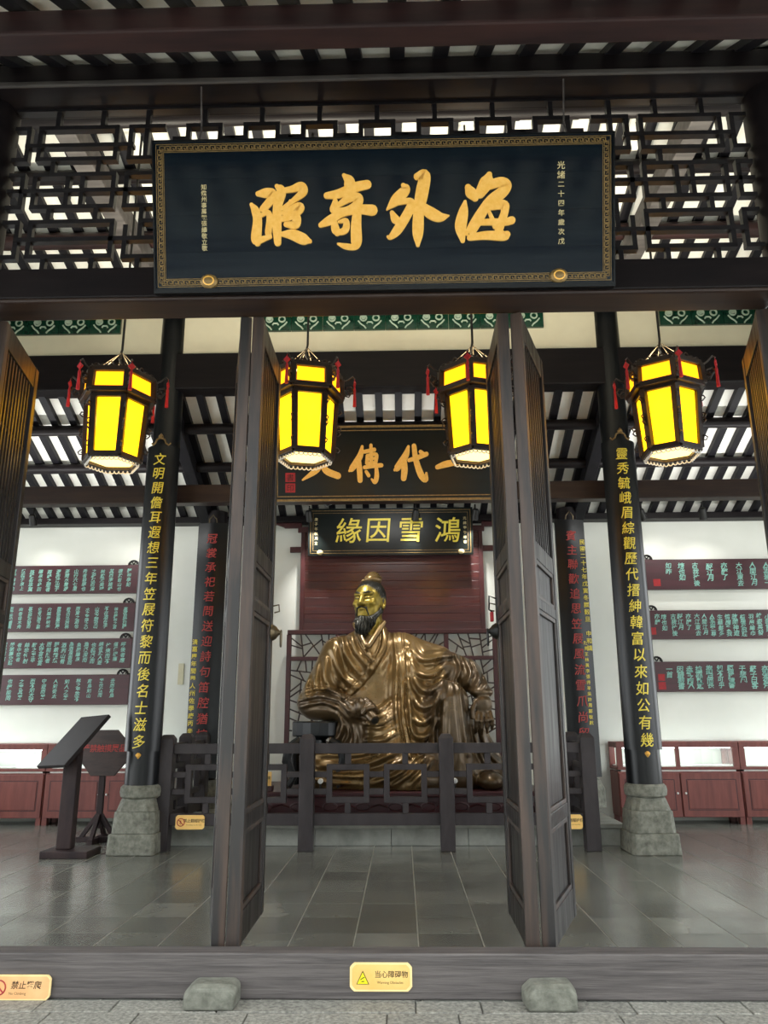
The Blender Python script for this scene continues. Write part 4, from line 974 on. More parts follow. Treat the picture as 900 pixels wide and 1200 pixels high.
# stepped ears beside the small plaque
for s in (-1, 1):
    MB().box(min(s*1.44, s*1.62), max(s*1.44, s*1.62), 11.95, 12.0, 4.02, 4.11).build('ear', 'screen_frame', sn, bevel=0.005)
    MB().box(min(s*1.44, s*1.72), max(s*1.44, s*1.72), 11.95, 12.0, 4.42, 4.5).build('ear', 'screen_frame', sn, bevel=0.005)
    MB().bar((s*1.7, 11.97, 4.46), (s*1.98, 11.97, 4.56), 0.05, 0.07).build('ear', 'screen_frame', sn, bevel=0.005)
MB().box(-1.62, 1.6, 11.92, 12.01, 2.72, 2.79).build('rail', 'screen_frame', sn, bevel=0.008)
for z0, z1 in ((2.32, 2.38), (0.84, 0.91), (0.245, 0.32)): MB().box(-1.58, 1.56, 11.93, 12.0, z0, z1).build('rail', 'screen_frame', sn, bevel=0.006)
for x in (-1.595, -0.84, 0.83, 1.575): MB().box(x-0.035, x+0.035, 11.925, 12.005, 0.245, 2.72).build('post', 'screen_frame', sn, bevel=0.006)
# cracked-ice lattice: random cells cut by straight sticks
rng = random.Random(11)
def ice(x0, x1, z0, z1, depth):
    polys = [[(x0, z0), (x1, z0), (x1, z1), (x0, z1)]]; sticks = []
    for _ in range(depth):
        nxt = []
        for P in polys:
            xs = [p[0] for p in P]; zs = [p[1] for p in P]
            A = 0.5*abs(sum(P[i][0]*P[(i+1) % len(P)][1]-P[(i+1) % len(P)][0]*P[i][1] for i in range(len(P))))
            if A < 0.028: nxt.append(P); continue
            c = (sum(xs)/len(P)+rng.uniform(-.03, .03), sum(zs)/len(P)+rng.uniform(-.03, .03))
            ang = (0 if max(zs)-min(zs) > max(xs)-min(xs) else math.pi/2) + rng.uniform(-0.75, 0.75)
            dx, dz = math.cos(ang), math.sin(ang); hit = []
            for i in range(len(P)):
                a, b_ = P[i], P[(i+1) % len(P)]; ex, ez = b_[0]-a[0], b_[1]-a[1]
                den = dx*ez-dz*ex
                if abs(den) < 1e-9: continue
                t = ((a[0]-c[0])*ez-(a[1]-c[1])*ex)/den; u = ((a[0]-c[0])*dz-(a[1]-c[1])*dx)/den
                if 0 <= u < 1: hit.append((i, (c[0]+dx*t, c[1]+dz*t)))
            if len(hit) != 2: nxt.append(P); continue
            (i, p), (j, q) = hit
            nxt.append(P[:i+1]+[p, q]+P[j+1:]); nxt.append([p]+P[i+1:j+1]+[q]); sticks.append((p, q))
        polys = nxt
    return sticks
me_n = 0
for x0, x1, z0, z1 in ((-1.56, -0.875, 2.38, 2.72), (-1.56, -0.875, 0.91, 2.32), (0.865, 1.54, 2.38, 2.72), (0.865, 1.54, 0.91, 2.32), (-0.805, 0.795, 2.38, 2.72)):
    for p, q in ice(x0, x1, z0, z1, 6):
        MB().bar((p[0], 11.965, p[1]), (q[0], 11.965, q[1]), 0.02, 0.02).build('lattice_stick', 'ice_lattice', sn)

# =================================================================== CABINETS
def make_cabinet(label):
    W_, D = 1.74, 0.44
    t = local_thing('display_cabinet', (0, 0, 0), label, 'cabinet', 'low display cabinets along the white wall')
    MB().box(-W_/2, W_/2, 0.02, D, 0.1, 0.71).build('body', 'cabinet_wood', t, bevel=0.006)
    for sx in (-1, 1):
        for y in (0.05, D-0.05): MB().box(sx*(W_/2-0.04)-0.035, sx*(W_/2-0.04)+0.035, y-0.035, y+0.035, 0, 0.1).build('leg', 'cabinet_wood', t)
    for sx in (-1, 1):
        c = sx*W_/4; hw = W_/4-0.012
        d = MB().box(c-hw, c+hw, -0.005, 0.022, 0.1, 0.69).build('door', 'cabinet_wood', t, bevel=0.004)
        f = MB(); a, z0, z1 = hw-0.085, 0.19, 0.61
        f.box(c-a, c+a, -0.012, -0.002, z0+0.02, z1-0.02)
        f.build('panel', 'cabinet_wood', d, bevel=0.008)
        g = MB()
        for q in ((c-a-0.016, c-a-0.004, z0, z1), (c+a+0.004, c+a+0.016, z0, z1), (c-a, c+a, z1-0.012, z1), (c-a, c+a, z0, z0+0.012)): g.box(q[0], q[1], -0.007, -0.002, q[2], q[3])
        g.build('groove', 'screen_frame', d)
        k = MB().lathe([(0.006, 0), (0.009, 0.012), (0.016, 0.02), (0.014, 0.03), (0.004, 0.034)], (0, 0, 0), 10)
        k.v = [(c-sx*(hw-0.045)+x, -0.005-z, 0.42+y) for x, y, z in k.v]
        k.build('knob', 'white_metal', d, auto=True)
    # glazed case on top
    MB().box(-W_/2, W_/2, 0.0, D, 0.735, 0.775).build('case_base', 'cabinet_wood', t, bevel=0.004)
    MB().box(-W_/2+0.05, W_/2-0.05, 0.03, D, 0.71, 0.735).build('bright_gap', 'clip_white', t)  # white strip paints the bright reflection in the shelf gap
    MB().box(-W_/2+0.03, W_/2-0.03, 0.03, D-0.03, 0.775, 0.79).build('lining', 'clip_white', t)
    for x in (-W_/2+0.04, 0.0, W_/2-0.04):
        w2 = 0.04 if x else 0.028
        for y in ((0.022, D-0.022) if x else (0.022,)): MB().box(x-w2, x+w2, y-0.02, y+0.02, 0.775, 1.04).build('mullion', 'cabinet_wood', t)
    for y in (0.022, D-0.022): MB().box(-W_/2, W_/2, y-0.022, y+0.022, 1.04, 1.115).build('top_rail', 'cabinet_wood', t, bevel=0.004)
    for x in (-W_/2+0.02, W_/2-0.02): MB().box(x-0.02, x+0.02, 0.044, D-0.044, 1.04, 1.115).build('top_rail', 'cabinet_wood', t)
    for x0, x1 in ((-W_/2+0.08, -0.028), (0.028, W_/2-0.08)):
        MB().box(x0, x1, 0.018, 0.024, 0.775, 1.04).build('pane', 'glass', t)
        MB().box(x0, x1, 0.044, D-0.044, 1.085, 1.091).build('pane', 'glass', t)
    MB().box(-W_/2+0.1, W_/2-0.1, 0.03, 0.05, 1.028, 1.04).build('added_light_strip', 'added_glow', t)  # added strip light that brightens the inside of the case
    ld = bpy.data.lights.new('added_case_light', 'AREA'); ld.shape = 'RECTANGLE'; ld.size = W_-0.2; ld.size_y = 0.02; ld.energy = 2.6; ld.color = (0.92, 1.0, 0.99)
    lo = bpy.data.objects.new('added_case_light', ld); COL.objects.link(lo); lo.parent = t; lo.location = (0, 0.06, 1.025); lo.rotation_euler = (R_(50), 0, 0)
    return t
cb = make_cabinet('reddish glazed display cabinet standing behind the octagonal sign')
cb.location = (-4.18, 11.65, 0)
for x, lb in ((-5.93, 'reddish glazed display cabinet beyond the slanted lectern'), (4.09, 'reddish glazed display cabinet next to the bare column base'), (5.84, 'reddish glazed display cabinet under the end of the cursive boards')):
    o = copy_tree(cb); o.location = (x, 11.65, 0); o['label'] = lb

# =================================================================== LECTERN AND OCTAGONAL SIGN
le = thing('lectern', (-3.55, 9.27, 0), 'dark wooden lectern with a slanted reading panel on a single post', 'lectern')
MB().box(-3.85, -3.32, 9.0, 9.42, 0.0, 0.075).build('foot', 'stand_wood', le, bevel=0.01)
MB().bar((-3.65, 9.2, 0.075), (-3.65, 9.2, 1.2), 0.17, 0.13, upv=(0, 1, 0)).build('post', 'stand_wood', le, bevel=0.012)
lp = MB()
a_, b_, c2, d_ = Vector((-4.02, 9.08, 0.96)), Vector((-3.58, 8.80, 0.99)), Vector((-3.28, 9.20, 1.53)), Vector((-3.72, 9.48, 1.50))
nn = (b_-a_).cross(d_-a_).normalized()
lp.add([*(p for p in (a_, b_, c2, d_)), *(p-nn*0.045 for p in (a_, b_, c2, d_))], [(0,1,2,3),(7,6,5,4),(0,4,5,1),(1,5,6,2),(2,6,7,3),(3,7,4,0)])
lp.build('reading_panel', 'panel_dark', le, bevel=0.006)
MB().lathe([(0.085, 0), (0.08, 0.03), (0.05, 0.05)], (-3.65, 9.2, 1.18), 10).build('post_cap', 'stand_wood', le)

oc = thing('octagonal_sign', (-3.66, 10.15, 0), 'brown octagonal wooden sign with red characters on a splayed stand', 'sign')
ctr = (-3.64, 1.06); R8 = 0.3
poly = [(ctr[0]+sx_*a*R8, ctr[1]+b2*R8*0.93) for sx_, a, b2 in ((1, 1, .42), (1, .5, 1), (-1, .5, 1), (-1, 1, .42), (-1, 1, -.35), (-1, .5, -1), (1, .5, -1), (1, 1, -.35))]
MB().prism(poly, 10.11, 10.15).build('plate', 'sign_wood', oc, bevel=0.006)
b = MB()
for i, ch in enumerate('严禁触摸展品'): put_text(b, ch, 0.098, ctr[0]-0.235+0.094*i, 10.108, 1.115, 0.012)
b.build('lettering', 'red_paint', oc)
MB().bar((-3.66, 10.18, 0.16), (-3.66, 10.18, 1.2), 0.075, 0.05, upv=(0, 1, 0)).build('post', 'stand_wood', oc, bevel=0.006)
for dx, dy in ((-1, 0), (1, 0), (0, -1), (0, 1)):
    MB().bar((-3.66+dx*0.22, 10.18+dy*0.22, 0.03), (-3.66+dx*0.02, 10.18+dy*0.02, 0.32), 0.05, 0.05).build('brace', 'stand_wood', oc, bevel=0.004)
MB().box(-3.92, -3.4, 10.145, 10.215, 0, 0.06).build('foot', 'stand_wood', oc); MB().box(-3.695, -3.625, 9.92, 10.44, 0.0, 0.06).build('foot', 'stand_wood', oc)

# =================================================================== SIGNS AND STONES AT THE THRESHOLD
ts = local_thing('warning_sign', (0.013, 4.728, 0.115), 'yellow obstacle warning plate with triangle fixed on the threshold', 'sign')
MB().prism(notched(0.342, 0.142, 0.024), -0.006, 0.0).build('plate', 'sign_edge', ts)
MB().prism(notched(0.318, 0.122, 0.022), -0.0075, -0.0055).build('face', 'sign_yellow', ts)
tr_ = [(-0.135, -0.035), (-0.065, -0.035), (-0.1, 0.032)]
MB().prism(tr_, -0.0095, -0.007).build('triangle_edge', 'ink_brown', ts)
MB().prism([(x*0.86-0.014, z*0.84-0.003) for x, z in tr_], -0.0105, -0.0085).build('triangle', 'warn_yellow', ts)
b = MB(); b.tube([(-0.112, -0.011, -0.012), (-0.1, -0.011, -0.004), (-0.09, -0.011, 0.001)], 0.0022, 5); b.tube([(-0.106, -0.011, -0.021), (-0.092, -0.011, -0.02)], 0.002, 5); b.build('icon', 'ink_brown', ts)
b = MB(); put_text(b, '当心障碍物', 0.037, 0.058, -0.008, 0.014, 0.012); b.build('lettering', 'ink_brown', ts); b = MB(); put_text(b, 'Warning Obstacles', 0.0185, 0.05, -0.008, -0.028); b.build('lettering', 'ink_brown', ts)
fs = local_thing('warning_sign', (-1.985, 4.72, 0.062), 'peach no climbing plate leaning on the threshold foot', 'sign')
MB().prism(notched(0.36, 0.124, 0.02), -0.012, 0.0).build('plate', 'sign_edge', fs)
MB().prism(notched(0.345, 0.11, 0.018), -0.0135, -0.0115).build('face', 'sign_peach', fs)
b = MB(); ban_icon(b, -0.105, 0.0, 0.036, -0.0135); b.build('icon', 'red_paint', fs)
b = MB(); put_text(b, '禁止攀爬', 0.042, 0.045, -0.014, 0.013, 0.014, shear=0.15); b.build('lettering', 'ink_brown', fs); b = MB(); put_text(b, 'No Climbing', 0.0185, 0.0, -0.014, -0.03); b.build('lettering', 'ink_brown', fs)
def stone(x, w_, label, seed):
    r = random.Random(seed)
    t = MB()
    prof = [(-w_/2, 0.0), (-w_/2, 0.075), (-w_/2+0.045, 0.115), (w_/2-0.03, 0.118), (w_/2, 0.09), (w_/2, 0.0)]
    n = len(prof); v = []
    for y, k in ((4.555, 0.88), (4.6, 1.0), (4.728, 1.0)):
        v += [(x + a*(0.97 if k < 1 else 1)+r.uniform(-.004, .004), y, z*k+(r.uniform(-.004, .004) if z > 0 else 0)) for a, z in prof]
    f = [list(range(n)), list(range(3*n-1, 2*n-1, -1))]
    for i in range(2):
        for k in range(n): f.append((i*n+k, (i+1)*n+k, (i+1)*n+(k+1) % n, i*n+(k+1) % n))
    ob = t.add(v, f).build('pivot_stone', 'stone', bevel=0.012)
    tag(ob, label, 'stone')
stone(-0.895, 0.28, 'rough grey stone block against the threshold below the brass knocker leaf', 1)
stone(0.915, 0.27, 'rough grey stone block against the threshold below the padlocked leaf', 2)

# small gold label on the plinth
lb_ = thing('label_stand', (-1.585, 10.05, 0.605), 'small gold name card on a dark block on the pedestal', 'label')
MB().box(-1.7, -1.47, 9.99, 10.13, 0.605, 0.665).build('block', 'pedestal_wood', lb_, bevel=0.006)
MB().box(-1.68, -1.49, 10.03, 10.05, 0.665, 0.83).build('card', 'sign_yellow', lb_)
b = MB(); put_text(b, '請勿觸摸', 0.042, -1.585, 10.027, 0.76, 0.012); b.build('lettering', 'ink_brown', lb_)

# black lacquer armrest table under the statue's sleeve
ar = thing('armrest_table', (-0.95, 10.25, 0.605), 'black lacquer armrest table with curved top under the statue\'s sleeve', 'table')
pts = []
for a in range(-200, 21, 20): pts.append((-0.97+0.33*math.cos(R_(a)), 10.42+0.26*math.sin(R_(a))))
v = [(x, y, z) for z in (1.24, 1.435) for x, y in pts]; n = len(pts)
MB().add(v, [list(range(n-1, -1, -1)), list(range(n, 2*n))] + [(i, (i+1) % n, n+(i+1) % n, n+i) for i in range(n)]).build('top', 'lacquer', ar, bevel=0.02)
MB().lathe([(0.2, 0), (0.13, 0.03), (0.12, 0.1), (0.17, 0.14)], (-0.97, 10.38, 1.1), 18).build('waist', 'lacquer', ar, auto=True)
for sx in (-1, 1):
    MB().tube([(-0.97+sx*0.2, 10.25, 1.2), (-0.97+sx*0.34, 10.2, 1.1), (-0.97+sx*0.36, 10.18, 0.95), (-0.97+sx*0.27, 10.2, 0.75), (-0.97+sx*0.33, 10.16, 0.64)], [0.06, 0.065, 0.06, 0.05, 0.045], 8).build('leg', 'lacquer', ar, auto=True)
    MB().tube([(-0.97+sx*0.2, 10.5, 1.2), (-0.97+sx*0.3, 10.55, 1.0), (-0.97+sx*0.27, 10.55, 0.64)], [0.06, 0.06, 0.045], 8).build('leg', 'lacquer', ar, auto=True)
for x, lb in ((-0.87, 'small white floor lamp on the pedestal below the black armrest table'), (0.78, 'small white floor lamp on the pedestal by the raised knee')):
    t = local_thing('floor_lamp', (x, 9.955, 0.605), lb, 'lamp', 'white floor lamps on the pedestal')
    MB().lathe([(0.035, 0.0), (0.035, 0.02), (0.012, 0.025), (0.012, 0.08)], (0, 0, 0), 12).build('base', 'black_iron', t, auto=True)
    MB().tube([(0, -0.035, 0.12), (0, -0.03, 0.12), (0, 0.03, 0.12), (0, 0.035, 0.12)], [0.026, 0.032, 0.032, 0.02], 12).build('housing', 'clip_white', t, auto=True)
    MB().tube([(0, -0.036, 0.12), (0, -0.034, 0.12)], 0.022, 12).build('lens', 'white_metal', t)

# =================================================================== THE BRONZE STATUE
# modelled as a distance field (soft unions of tapered limbs, cloth and head), folded, then meshed
SY = 10.72                      # the figure's own middle; y below is measured from it, front is negative
class Field:
    def __init__(s, lo, hi, h):
        s.lo = np.array(lo, np.float32); s.h = h
        s.n = np.ceil((np.array(hi)-np.array(lo))/h).astype(int)+1
        s.d = np.full(s.n, 1.0, np.float32)
        s.ax = [s.lo[i] + h*np.arange(s.n[i], dtype=np.float32) for i in range(3)]
        s.id = np.zeros(s.n, np.int8)
    def region(s, lo, hi):
        sl = []
        for i in range(3):
            a = int(np.clip(np.floor((lo[i]-s.lo[i])/s.h), 0, s.n[i]-1)); b = int(np.clip(np.ceil((hi[i]-s.lo[i])/s.h)+1, a+1, s.n[i]))
            sl.append(slice(a, b))
        X = s.ax[0][sl[0]][:, None, None]; Y = s.ax[1][sl[1]][None, :, None]; Z = s.ax[2][sl[2]][None, None, :]
        return tuple(sl), X, Y, Z
    def merge(s, sl, d, k, mid):
        cur = s.d[sl]
        if mid is not None:
            idv = s.id[sl]; idv[d < cur] = mid; s.id[sl] = idv
        if k > 0:
            hh = np.clip(0.5+0.5*(cur-d)/k, 0, 1); s.d[sl] = cur*(1-hh)+d*hh - k*hh*(1-hh)
        else: s.d[sl] = np.minimum(cur, d)
    def cone(s, a, b, ra, rb, k=0.06, mid=None, sy=1.0, cut=False):
        """tapered limb from a to b; sy < 1 flattens it front to back"""
        a = np.array(a, np.float32); b = np.array(b, np.float32); r = max(ra, rb)
        m = r+0.12+k; lo = np.minimum(a, b)-m; hi = np.maximum(a, b)+m
        sl, X, Y, Z = s.region(lo, hi)
        A = a.copy(); B = b.copy(); A[1] /= sy; B[1] /= sy
        d = B-A; L2 = float(d@d)+1e-9
        Yq = Y/sy
        t = np.clip(((X-A[0])*d[0]+(Yq-A[1])*d[1]+(Z-A[2])*d[2])/L2, 0, 1)
        q = np.sqrt((X-A[0]-d[0]*t)**2+(Yq-A[1]-d[1]*t)**2+(Z-A[2]-d[2]*t)**2) - (ra+(rb-ra)*t)
        if cut: s.d[sl] = np.maximum(s.d[sl], -q)
        else: s.merge(sl, q, k, mid)
        return s
    def ell(s, c, r, k=0.06, mid=None, rz=0.0, rx=0.0, cut=False, M3=None):
        c = np.array(c, np.float32); r = np.array(r, np.float32); m = float(r.max())+0.12+k
        sl, X, Y, Z = s.region(c-m, c+m)
        if M3 is None:
            M3 = np.array(Matrix.Rotation(rz, 3, 'Z') @ Matrix.Rotation(rx, 3, 'X')).T
        M3 = np.array(M3, np.float32)
        px, py, pz = X-c[0], Y-c[1], Z-c[2]
        u = (M3[0, 0]*px+M3[0, 1]*py+M3[0, 2]*pz)/r[0]; v = (M3[1, 0]*px+M3[1, 1]*py+M3[1, 2]*pz)/r[1]; w_ = (M3[2, 0]*px+M3[2, 1]*py+M3[2, 2]*pz)/r[2]
        k0 = np.sqrt(u*u+v*v+w_*w_); k1 = np.sqrt((u/r[0])**2+(v/r[1])**2+(w_/r[2])**2)+1e-6
        q = k0*(k0-1)/k1
        if cut: 
            kk = 0.02; cur = s.d[sl]; hh = np.clip(0.5-0.5*(cur+q)/kk, 0, 1); s.d[sl] = cur*(1-hh)-q*hh+kk*hh*(1-hh)
        else: s.merge(sl, q, k, mid)
        return s
    def mesh(s, name, mats, org, smooth=True):
        d = s.d; n = s.n
        S = d < 0
        c = [S[i:n[0]-1+i, j:n[1]-1+j, k:n[2]-1+k] for i in (0, 1) for j in (0, 1) for k in (0, 1)]
        cnt = sum(x.astype(np.int8) for x in c)
        act = (cnt > 0) & (cnt < 8)
        I = np.argwhere(act)
        idx = np.full(act.shape, -1, np.int32); idx[act] = np.arange(len(I))
        corner = np.array([(i, j, k) for i in (0, 1) for j in (0, 1) for k in (0, 1)])
        val = np.stack([d[I[:, 0]+o[0], I[:, 1]+o[1], I[:, 2]+o[2]] for o in corner], 1)
        acc = np.zeros((len(I), 3)); num = np.zeros(len(I))
        for a in range(8):
            for b in range(a+1, 8):
                if np.abs(corner[a]-corner[b]).sum() != 1: continue
                va, vb = val[:, a], val[:, b]; m = (va < 0) != (vb < 0)
                t = np.where(m, va/(va-vb+1e-12), 0)
                p = corner[a][None]+(corner[b]-corner[a])[None]*t[:, None]
                acc += np.where(m[:, None], p, 0); num += m
        P = (I + acc/num[:, None])*s.h + s.lo[None]
        F = []
        for ax in range(3):
            o1, o2 = [(1, 2), (2, 0), (0, 1)][ax]
            sa = [slice(None)]*3; sb = [slice(None)]*3
            sa[ax] = slice(0, -1); sb[ax] = slice(1, None)
            A = S[tuple(sa)]; B = S[tuple(sb)]
            for flag, mask in ((0, A & ~B), (1, ~A & B)):
                E_ = np.argwhere(mask)
                E_ = E_[(E_[:, o1] > 0) & (E_[:, o2] > 0) & (E_[:, o1] < n[o1]-1) & (E_[:, o2] < n[o2]-1)]
                q = []
                for da, db in ((0, 0), (-1, 0), (-1, -1), (0, -1)):
                    C_ = E_.copy(); C_[:, o1] += da; C_[:, o2] += db; q.append(idx[C_[:, 0], C_[:, 1], C_[:, 2]])
                q = np.stack(q, 1)
                if flag: q = q[:, ::-1]
                F.append(q)
        F = np.concatenate(F); F = F[(F >= 0).all(1)]
        me = bpy.data.meshes.new(name)
        P = P - np.array(org)[None]
        me.vertices.add(len(P)); me.vertices.foreach_set('co', P.astype(np.float32).ravel())
        me.loops.add(F.size); me.loops.foreach_set('vertex_index', F.astype(np.int32).ravel())
        me.polygons.add(len(F)); me.polygons.foreach_set('loop_start', np.arange(0, F.size, 4, dtype=np.int32))
        me.polygons.foreach_set('loop_total', np.full(len(F), 4, np.int32))
        me.polygons.foreach_set('use_smooth', np.ones(len(F), bool))
        for m in mats: me.materials.append(M[m])
        mid = s.id[I[:, 0], I[:, 1], I[:, 2]]
        if len(mats) > 1: me.polygons.foreach_set('material_index', mid[F[:, 0]].astype(np.int32))
        me.update(calc_edges=True); me.validate()
        return me

# fold lines sketched on a sheet (u across, v down) and turned into metres on the figure
def fu(u, v): return (u-458.5)*np.interp(v, [660, 800, 860, 920], [0.0118, 0.01145, 0.0113, 0.0112])
def fv(v): return np.interp(v, [666, 707, 745, 770, 797, 830, 870, 920], [3.51, 3.0, 2.56, 2.27, 1.955, 1.60, 1.17, 0.66])
FOLDS = [  # points, width, height
 ([(410,742),(418,764),(436,786)], .030, .030), ([(399,746),(409,773),(428,798)], .034, .040), ([(390,760),(399,788),(418,806)], .036, .045),
 ([(381,772),(384,800),(400,818)], .034, .040), ([(371,778),(370,803),(380,822)], .034, .035), ([(362,790),(358,808),(362,822)], .03, .03),
 ([(462,730),(465,780),(464,830),(470,884)], .026, .034), ([(474,742),(478,800),(481,850),(492,886)], .026, .034),
 ([(424,834),(445,832),(462,818)], .026, .028), ([(428,848),(446,848),(463,838)], .026, .028), ([(430,868),(450,866),(466,858)], .026, .028),
 ([(478,750),(492,773),(515,771),(540,767)], .034, .042), ([(478,764),(490,789),(511,789),(526,770)], .032, .048), ([(480,781),(493,808),(511,806),(526,778)], .034, .052),
 ([(479,799),(489,827),(505,827),(520,800)], .034, .052), ([(477,818),(485,843),(499,845),(513,822)], .032, .045), ([(477,836),(485,861),(500,862),(511,842)], .032, .045),
 ([(476,853),(485,876),(500,878),(508,860)], .03, .035),
 ([(533,764),(539,783),(533,802)], .024, .030), ([(543,768),(550,788),(543,806)], .024, .030), ([(552,773),(560,793),(551,811)], .024, .030), ([(561,782),(568,800),(557,816)], .022, .026),
 ([(511,815),(507,848),(504,882)], .028, .034), ([(519,806),(517,845),(516,888)], .026, .026), ([(534,802),(538,840),(543,884)], .026, .028), ([(545,812),(551,848),(558,886)], .028, .034),
 ([(354,810),(376,806),(398,812),(412,826)], .022, .026), ([(350,820),(376,815),(398,821),(411,834)], .022, .028), ([(350,829),(378,824),(398,830),(410,843)], .022, .028),
 ([(398,836),(404,850),(396,866),(380,874)], .024, .03), ([(408,848),(410,862),(402,876)], .022, .026), ([(416,852),(418,868),(414,880)], .022, .026),
 ([(372,884),(420,884),(452,876)], .028, .034), ([(376,897),(424,896),(466,880)], .028, .036), ([(384,909),(432,908),(478,886)], .028, .036),
 ([(440,917),(466,906),(490,884)], .026, .034), ([(462,919),(480,904),(498,886)], .026, .034), ([(480,919),(492,906),(503,890)], .024, .03), ([(366,912),(390,917),(420,917)], .024, .026),
 ([(562,862),(572,885),(590,905)], .03, .035), ([(556,868),(562,890),(575,908)], .03, .035),
]
BANDS = [([(451,729),(449,760),(430,792),(405,816)], .085, .028), ([(417,738),(424,757),(437,774)], .05, .022), ([(467,732),(471,790),(472,840),(480,886)], .06, .022)]
fh = 0.012
fx_ax = np.arange(-1.7, 1.9, fh, dtype=np.float32); fz_ax = np.arange(0.5, 3.0, fh, dtype=np.float32)
FXg, FZg = np.meshgrid(fx_ax, fz_ax, indexing='ij')
def dist_to(pts):
    C = [p[:2] for p in catmull([(fu(u, v), fv(v), 0) for u, v in pts], 6)]
    D = np.full(FXg.shape, 9.0, np.float32); T = np.zeros(FXg.shape, np.float32); n = len(C)-1
    for i in range(n):
        a, b = C[i], C[i+1]; e = b-a; L2 = e@e+1e-9
        t = np.clip(((FXg-a[0])*e[0]+(FZg-a[1])*e[1])/L2, 0, 1)
        q = np.hypot(FXg-a[0]-e[0]*t, FZg-a[1]-e[1]*t); m = q < D
        D[m] = q[m]; T[m] = ((i+t)/n)[m]
    return D, T
HF = np.zeros(FXg.shape, np.float32)
for pts, wd, am in FOLDS:
    D, T = dist_to(pts); g = D/(wd*1.2)
    HF += 0.85*am*(1.15*np.exp(-g*g*1.6) - 0.55*np.exp(-((g-1.75)/0.75)**2))*np.sin(np.pi*np.clip(0.06+0.88*T, 0, 1))**0.6
for pts, wd, am in BANDS:
    D, T = dist_to(pts)
    inside = 1/(1+np.exp((D-wd*0.5*1.0)/0.006))
    HF += am*inside - 0.016*np.exp(-((D-wd*0.5-0.012)/0.012)**2)

F = Field((-1.5, -0.95, 0.607), (1.66, 0.72, 2.98), 0.0125)
BZ, DK, FG = 0, 1, 2      # bronze, darker bronze, gilded face
# trunk
F.cone((-.28, .16, 1.0), (-.29, .13, 2.2), .60, .46, .05, BZ, sy=.72)
F.cone((-.70, .14, 2.33), (.14, .14, 2.36), .25, .25, .12, BZ)
F.cone((-.30, .14, 2.40), (-.28, .06, 2.74), .30, .17, .12, BZ)
F.cone((-.46, .0, 2.42), (-.30, -.08, 2.2), .16, .2, .12, BZ)
# arm on the scroll side
F.cone((-.74, .10, 2.30), (-1.0, -.02, 1.72), .245, .25, .08, BZ)
F.cone((-1.02, -.06, 1.66), (-.46, -.50, 1.58), .215, .15, .06, DK)
F.cone((-1.14, -.02, 1.66), (-.85, -.2, 1.60), .14, .15, .06, DK)
F.cone((-.52, -.42, 1.50), (-.66, -.40, 1.24), .13, .10, .06, DK)
F.cone((-.44, -.44, 1.48), (-.45, -.42, 1.18), .10, .12, .06, DK)
F.cone((-.66, -.34, 1.26), (-.46, -.40, 1.14), .09, .10, .06, DK)
# arm resting on the knee
F.cone((.16, .12, 2.36), (.62, .04, 2.20), .25, .235, .08, BZ)
F.cone((.62, .04, 2.20), (1.02, -.08, 2.05), .225, .185, .06, DK)
F.cone((1.02, -.08, 2.05), (1.18, -.40, 1.80), .185, .125, .05, DK)
# cloth falling between arm, trunk and knee
F.ell((.34, -.04, 1.72), (.44, .40, .74), .08, BZ)
F.ell((.30, -.12, 1.35), (.50, .44, .50), .08, BZ)
F.cone((.85, .0, 2.0), (.72, -.1, 1.5), .2, .25, .08, DK)
# raised leg
F.cone((.20, .05, 1.10), (.72, -.45, 1.68), .34, .25, .06, DK)
F.cone((.74, -.47, 1.69), (.80, -.44, .80), .245, .27, .06, DK)
F.cone((.62, -.40, 1.45), (.50, -.45, .85), .14, .2, .08, DK)
F.cone((.98, -.35, 1.45), (1.08, -.34, .80), .10, .16, .08, DK)
F.cone((1.08, -.1, 1.45), (1.36, -.15, .80), .10, .15, .08, DK)
F.cone((1.2, -.25, .95), (1.42, -.2, .72), .10, .12, .06, DK)
# folded leg and skirt
F.cone((-.45, .0, .95), (-.88, -.28, .84), .36, .26, .08, BZ)
F.cone((-.86, -.32, .84), (.25, -.52, .80), .235, .21, .08, BZ)
F.ell((-.28, -.06, .72), (.86, .60, .30), .08, BZ)
F.ell((.55, -.18, .70), (.70, .52, .24), .08, DK)
F.cone((-.05, -.28, 1.35), (-.02, -.52, .95), .30, .22, .10, BZ)
F.cone((.18, -.42, 1.05), (.22, -.56, .70), .17, .2, .08, BZ)
# fold relief on everything that faces forward
sl, X, Y, Z = F.region((-1.5, -0.95, 0.6), (1.66, 0.72, 2.9))
xi = np.clip(np.round((F.ax[0][sl[0]]-fx_ax[0])/fh).astype(int), 0, len(fx_ax)-1); zi = np.clip(np.round((F.ax[2][sl[2]]-fz_ax[0])/fh).astype(int), 0, len(fz_ax)-1)
Hs = HF[np.ix_(xi, zi)][:, None, :]
wy = np.clip((0.42-Y)/0.25, 0, 1)
gy = np.gradient(F.d, F.h, axis=1)[sl]
F.d[sl] = F.d[sl] - Hs*wy*np.clip(gy*-1.4+0.25, 0.0, 1.0)
del gy
